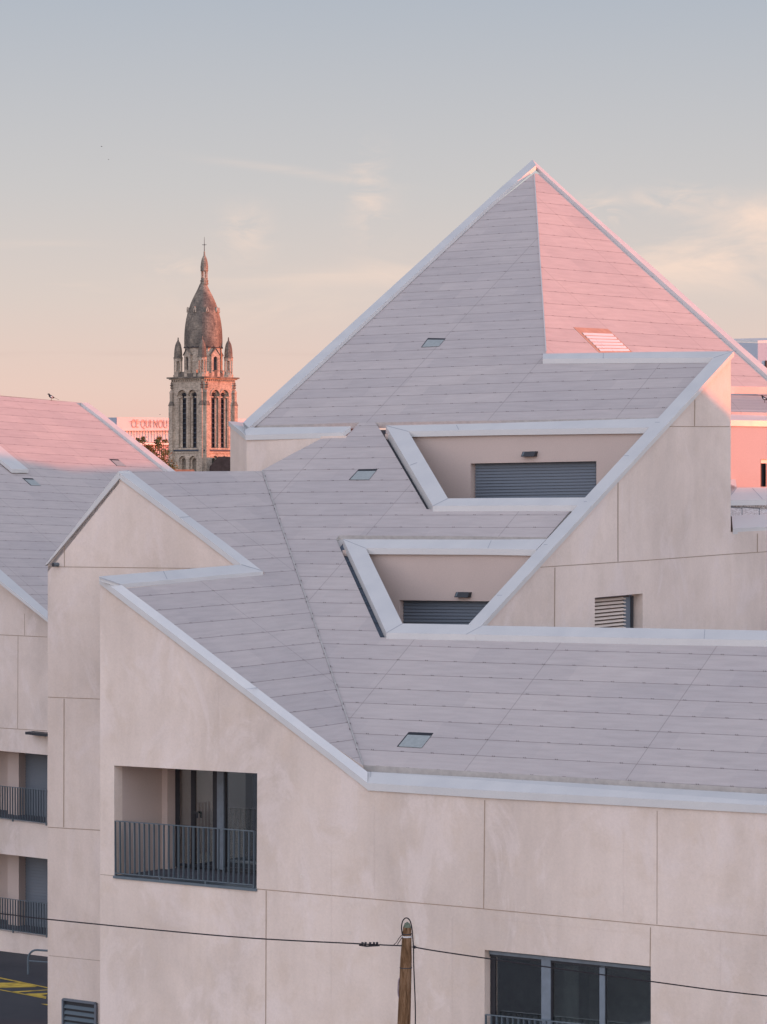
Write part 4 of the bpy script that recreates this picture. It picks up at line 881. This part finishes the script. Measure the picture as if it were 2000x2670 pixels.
# letters: strokes as boxes
def text_obj(txt, x0, x1, y0, y1):
    cu = bpy.data.curves.new('t', 'FONT'); cu.body = txt; cu.extrude = 0.02; cu.offset = -0.006
    to = bpy.data.objects.new('t', cu); COL.objects.link(to); bpy.context.view_layer.update()
    dg = bpy.context.evaluated_depsgraph_get(); me = bpy.data.meshes.new_from_object(to.evaluated_get(dg)); bpy.data.objects.remove(to)
    xs = [v.co.x for v in me.vertices]; ys = [v.co.y for v in me.vertices]; a, b = fp(x0, y1), fp(x1, y0 + 8)
    for v in me.vertices:
        u = (v.co.x - min(xs)) / (max(xs) - min(xs)); w = (v.co.y - 0) / 0.70
        v.co = Vector((a.x + (b.x - a.x) * u, a.y + (b.y - a.y) * u, a.z + (b.z - a.z) * w)) + FN * (.08 + v.co.z * 2)
    me.materials.clear(); me.materials.append(M_LET)
    o = bpy.data.objects.new('lettering', me); COL.objects.link(o); o.parent = far; o.matrix_parent_inverse = far.matrix_world.inverted(); return o
text_obj('CE QUI NOU', 680, 1455, 275, 452)
mb = MB(); fbox(mb, 665, 1700, 313, 324, -.30, -.16, M_LET); mb.build('sign_bar', far)

# ------------------------------------------------------------------ tree and roof by the tower
def leaf_mat(name, c):
    m, nt, b = mat(name, c, 0.7, 0.2); N = NT(nt); oi = N.n('ShaderNodeTexCoord').outputs['Object']; n_ = N.noise(oi, 1.5, 3)
    N.l(N.ramp(n_, [(0.3, tuple(q * .6 for q in c)), (0.7, tuple(q * 1.5 for q in c))]), b.inputs['Base Color']); return m
M_LEAF = leaf_mat('leaves', (.07, .075, .025)); M_LEAF2 = leaf_mat('dry_leaves', (.16, .085, .03)); M_BARK = flat('bark', (.09, .065, .045), .9, .1, .3)
TZ = 330.0
tb = at(425, 1270, TZ); tree = thing('tree', (tb.x, TZ, 0), 'green and rust leafed tree just left of the church tower foot', 'tree')
MB().tube([(tb.x, TZ, -.1), (tb.x + .2, TZ, 6), (tb.x - .1, TZ + .2, 12), (tb.x, TZ, 16)], [.35, .28, .18, .08], M_BARK, 8).build('trunk', tree)
lm = MB(); lb_ = MB()
rnd = random.Random(3)
clumps = [(424, 1205, 26), (402, 1190, 22), (440, 1215, 20), (413, 1160, 13), (410, 1150, 8), (385, 1168, 11), (372, 1150, 9), (430, 1180, 14), (395, 1175, 14), (360, 1147, 6), (374, 1142, 5), (430, 1150, 6), (416, 1143, 6), (446, 1225, 16), (455, 1238, 15), (470, 1240, 12), (425, 1235, 30), (440, 1260, 34), (420, 1290, 40)]
for cx_, cy_, r_ in clumps:
    c_ = at(cx_, cy_, TZ + rnd.uniform(-1, 1)); rr = r_ * TZ / F
    for k in range(int(10 + r_ * 9)):
        d_ = Vector((rnd.gauss(0, .5), rnd.gauss(0, .5), rnd.gauss(0, .45))) * rr; p_ = c_ + d_; s_ = rnd.uniform(.07, .15)
        e1 = Vector((rnd.gauss(0, 1), rnd.gauss(0, 1), rnd.gauss(0, 1))).normalized(); e2 = e1.orthogonal().normalized()
        (lm if rnd.random() < .75 else lb_).face([p_ - e1 * s_, p_ + e2 * s_ * .6, p_ + e1 * s_, p_ - e2 * s_ * .6], M_LEAF if True else None)
        if rnd.random() < .03: lm.tube([c_ - UP * rr, p_], .015, M_BARK, 3, False)
for i_, f_ in enumerate(lb_.f): pass
lb_.mats = [M_LEAF2]
lm.build('crown', tree); lb_.build('dry_leaves', tree)
hz_ = 300.0; M_TILE = flat('orange_tiles', (.42, .16, .09), .85, .15, .25, 3)
a, b = at(455, 1224, hz_), at(505, 1224, hz_); hs = thing('house', ((a.x + b.x) / 2, hz_, 0), 'strip of orange tiled house roof just under the church tower', 'house')
MB().slab([[a, b, b + Vector((1.2, -4, -1.4)), a + Vector((-.8, -4, -1.4))]], (0, 0, -.15), M_TILE).build('roof', hs)
MB().abox(a.x, b.x + .3, hz_ - 3.4, hz_ + 3, -.2, a.z - 1.3, M_CONC2).build('wall', hs)

# ------------------------------------------------------------------ wooden pole and cables
PZ = 43.0
wm, wnt, wb_ = mat('weathered_wood', (.16, .10, .06), 0.9, 0.1); N = NT(wnt); P_ = N.n('ShaderNodeTexCoord').outputs['Object']
g1 = N.noise(P_, 6, 6, .65, (4, 4, .5), 1.6); g2 = N.noise(P_, 40, 3, .7, (3, 3, .12)); 
c = N.ramp(g1, [(0.30, (.055, .032, .018)), (0.48, (.15, .085, .045)), (0.62, (.24, .15, .09)), (0.75, (.13, .08, .05))]); c = N.mix(.6, c, N.ramp(g2, [(.35, (.6, .55, .5)), (.65, (1.2, 1.15, 1.1))]), 'MULTIPLY'); N.l(c, wb_.inputs['Base Color']); N.bump(g2, wb_, .5, .01)
M_WTOP = flat('mossy_wood_top', (.13, .15, .11), .9, .1, .3, 30); M_BAND = flat('pale_band', (.55, .53, .52), .6, .3)
ptop = at(1062, 2405, PZ); pbx = at(1049, 2800, PZ).x
pole = thing('utility_pole', (pbx, PZ, 0), 'weathered wooden pole with a pointed top carrying cables in front of the building', 'pole')
lean = lambda z: Vector((ptop.x + (ptop.z - z) / (ptop.z - at(0, 2800, PZ).z) * (pbx - ptop.x), PZ, z))
k_ = PZ / F
zs = lambda y: at(0, y, PZ).z
po = MB(); ys = [2418, 2440, 2500, 2600, 2700, 2900]; rs = [10.5, 12, 15, 16.2, 17.4, 19]
pts = [lean(zs(y)) for y in ys] + [lean(-.2)]; po.tube(pts, [r * k_ for r in rs] + [24 * k_], wm, 20, False); po.build('shaft', pole, smooth=True)
MB().tube([lean(zs(2418)), lean(zs(2408)), lean(zs(2404))], [10.5 * k_, 7 * k_, 1 * k_], M_WTOP, 20).build('pole_tip', pole)
def ring(y, r, h, m, name):
    MB().lathe(lean(zs(y)), [(r * k_, -h * k_), (r * k_ + .004, -h * k_), (r * k_ + .004, h * k_), (r * k_, h * k_)], m, 20).build(name, pole)
ring(2442, 12.3, 2.2, M_BAND, 'band'); ring(2435, 12.2, 1.1, M_DARK, 'strap'); ring(2523, 15.6, 1.1, M_DARK, 'strap')
def pxl(pts, dz=-.17): return [at(x, y, PZ + dz) for x, y in pts]
def smoothp(pts, n=5):
    out = []
    for i in range(len(pts) - 1):
        p0, p1, p2, p3 = pts[max(i - 1, 0)], pts[i], pts[i + 1], pts[min(i + 2, len(pts) - 1)]
        for k in range(n):
            t = k / n; out.append(.5 * ((2 * p1) + (p2 - p0) * t + (2 * p0 - 5 * p1 + 4 * p2 - p3) * t * t + (3 * p1 - p0 - 3 * p2 + p3) * t ** 3))
    return out + [pts[-1]]
M_CAB = flat('black_cable', (.022, .019, .022), .6, .3)
MB().tube(smoothp(pxl([(1049, 2436), (1047, 2418), (1050, 2402), (1057, 2394), (1064, 2395), (1070, 2403), (1074, 2420), (1076, 2440), (1078, 2470), (1079, 2520), (1081, 2570), (1083, 2630), (1083, 2700), (1084, 2900)], -.02)), .0085, M_CAB, 6).build('riser_cable', pole)
MB().tube(smoothp(pxl([(1047, 2545), (1041, 2553), (1038.5, 2570), (1038.5, 2590), (1041, 2602), (1046, 2612)], -.02)), .009, flat('grey_conduit', (.20, .15, .17), .6, .3), 8).build('conduit', pole)
mb = MB()
mb.tube(smoothp(pxl([(1049, 2437), (1040, 2447), (1034, 2457), (1027, 2463)], -.05)), .005, M_CAB, 6).tube(smoothp(pxl([(1049, 2444), (1042, 2454), (1036, 2463)], -.05)), .005, M_CAB, 6); mb.build('tie_wire', pole)
cab = MB(); L_ = smoothp([at(-900, 2303, 52), at(-400, 2339, 48), at(0, 2382, 45.5), at(125, 2397, 45), at(600, 2442, 43.6), at(940, 2461, 43), at(1048, 2466, 42.9)], 8)
cab.tube(L_, .0092, M_CAB, 6)
cl_ = pxl([(936, 2464), (955, 2467), (975, 2466), (990, 2465)], -.1); cab.tube(cl_, .012, M_CAB, 6)
for x in (942, 950, 962, 972, 980): cab.tube(pxl([(x, 2460), (x + 6, 2461)], -.1), .022, M_CAB, 8)
tag(cab.build('overhead_cable'), 'black overhead cable with splice clamps running from the pole to the left', 'cable')
cab = MB(); cab.tube(smoothp([at(1077, 2469, 42.95), at(1200, 2489, 43), at(1697, 2559, 44), at(2000, 2597, 45), at(2600, 2655, 48), at(3200, 2700, 52)], 8), .0092, M_CAB, 6); cab.tube(pxl([(1076, 2467), (1084, 2471)], -.03), .02, M_CAB, 8)
tag(cab.build('overhead_cable'), 'plain black overhead cable running from the pole to the right across the window', 'cable')

# ------------------------------------------------------------------ birds
M_BLK = flat('black_feathers', (.016, .016, .022), .6, .3); M_WHT = flat('white_feathers', (.7, .68, .66), .8, .2)
def perched(c, hd_, s, label, tail=True):
    """small perched bird: body, head, beak, tail, legs; c is where it stands"""
    hd_ = hd_.normalized(); sd_ = Vector((-hd_.y, hd_.x, 0)); t = thing('bird', tuple(c), label, 'bird')
    body = MB(); pts = [c + UP * s * .34 - hd_ * s * .34, c + UP * s * .36 - hd_ * s * .22, c + UP * s * .42, c + UP * s * .55 + hd_ * s * .17, c + UP * s * .68 + hd_ * s * .25, c + UP * s * .75 + hd_ * s * .30, c + UP * s * .75 + hd_ * s * .38]
    body.tube(pts, [s * .03, s * .10, s * .17, s * .14, s * .09, s * .095, s * .03], M_BLK, 12); body.build('body', t, smooth=True)
    MB().tube([c + UP * s * .74 + hd_ * s * .36, c + UP * s * .72 + hd_ * s * .50], [s * .035, s * .004], M_BLK, 6).build('beak', t)
    w = MB()
    for k in (-1, 1): w.tube([c + UP * s * .52 + hd_ * s * .12 + sd_ * k * s * .12, c + UP * s * .42 - hd_ * s * .02 + sd_ * k * s * .13, c + UP * s * .36 - hd_ * s * .15 + sd_ * k * s * .08], [s * .04, s * .075, s * .03], M_WHT, 8)
    w.tube([c + UP * s * .45 + hd_ * s * .13, c + UP * s * .34 + hd_ * s * .03, c + UP * s * .3 - hd_ * s * .1], [s * .07, s * .12, s * .05], M_WHT, 8); w.build('white_patch', t, smooth=True)
    MB().slab([[c + UP * s * .36 - hd_ * s * .26 - sd_ * s * .05, c + UP * s * .36 - hd_ * s * .26 + sd_ * s * .05, c + UP * s * .10 - hd_ * s * .85 + sd_ * s * .03, c + UP * s * .10 - hd_ * s * .85 - sd_ * s * .03]], (0, 0, s * .025), M_BLK).build('tail', t)
    for k in (-1, 1): MB().tube([c + UP * s * .3 + sd_ * k * s * .06, c + sd_ * k * s * .06], s * .015, M_BLK, 5).build('leg', t)
    return t
perched(P_LR.hit(134, 1045) , Vector((-.9, -.2, 0)), .31, 'black and white magpie perched on the ridge of the sunlit pink roof at left')
perched(P_PS.hit(1994, 1050), Vector((-.8, .3, 0)), .21, 'small black and white bird perched on the lower roof at the right edge')
def flying(x, y, Z, s, label, tilt):
    c = at(x, y, Z); mb = MB(); t = thing('bird', tuple(c), label, 'bird', None)
    MB().tube([c + Vector((-.5 * s, 0, 0)), c + Vector((-.2 * s, 0, 0)), c + Vector((.25 * s, 0, .02 * s)), c + Vector((.5 * s, 0, .03 * s))], [.02 * s, .09 * s, .1 * s, .02 * s], M_BLK, 8).build('body', t)
    for k in (-1, 1): MB().slab([[c + Vector((-.12 * s, 0, 0)), c + Vector((.15 * s, 0, 0)), c + Vector((.1 * s, k * .5 * s, .22 * s)), c + Vector((-.15 * s, k * 1.0 * s, .12 * s + tilt * k * s))]], (0, 0, .02 * s), M_BLK).build('wing', t)
flying(265, 382, 120, .075, 'tiny dark bird flying high in the sky at upper left, the darker of two', .05); flying(283, 416, 140, .06, 'faint tiny bird in the sky just below another bird at upper left', -.05)
flying(417, 1081, 200, .10, 'tiny bird in the air above the lettered building by the tower', .1)

# ------------------------------------------------------------------ unseen buildings added on the right, rooflines shaped to cast the shadow edges
def occluder(name, x, prof, depth, label):
    """an added block whose profile (y, z) shapes the shadow it casts"""
    t = thing(name, (x + depth / 2, prof[0][0], 0), label, 'building')
    loop = [Vector((x, y, z)) for y, z in prof]; loop = [Vector((x, prof[0][0], -.2))] + loop + [Vector((x, prof[-1][0], -.2))]
    MB().slab([loop], (depth, 0, 0), M_CONC3).build('wall', t); return t
OX = 34.0
def cast(P, x, y):
    p = P.hit(x, y); t = (OX - p.x) / sd.x; q = p + sd * t; return (q.y, q.z)
e1 = [cast(P_RW, 1700, 975), cast(P_RW, 1835, 1012), cast(P_RW, 1900, 1072)]; e2 = [cast(P_PK, 1915, 1278), cast(P_PK, 2000, 1292)]
occluder('shadow_building', OX, [(15, 17.5)] + e1 + [(e1[-1][0] + .25, e2[0][1] + .3)] + e2 + [(e2[-1][0] + 4, e2[-1][1] - .5)], 10, 'unseen building added on the right, roofline shaped to cast shadow, nearer one')
e3 = sorted([cast(P_LR, *p) for p in ((-150, 1170), (20, 1192), (78, 1204), (173, 1223), (260, 1221), (417, 1218))])
occluder('shadow_building', OX, [(77.5, 16.9), (e3[0][0] - 6, e3[0][1] + .3)] + e3 + [(e3[-1][0] + 15, e3[-1][1])], 10, 'unseen building added on the right, roofline shaped to cast shadow, farther one')
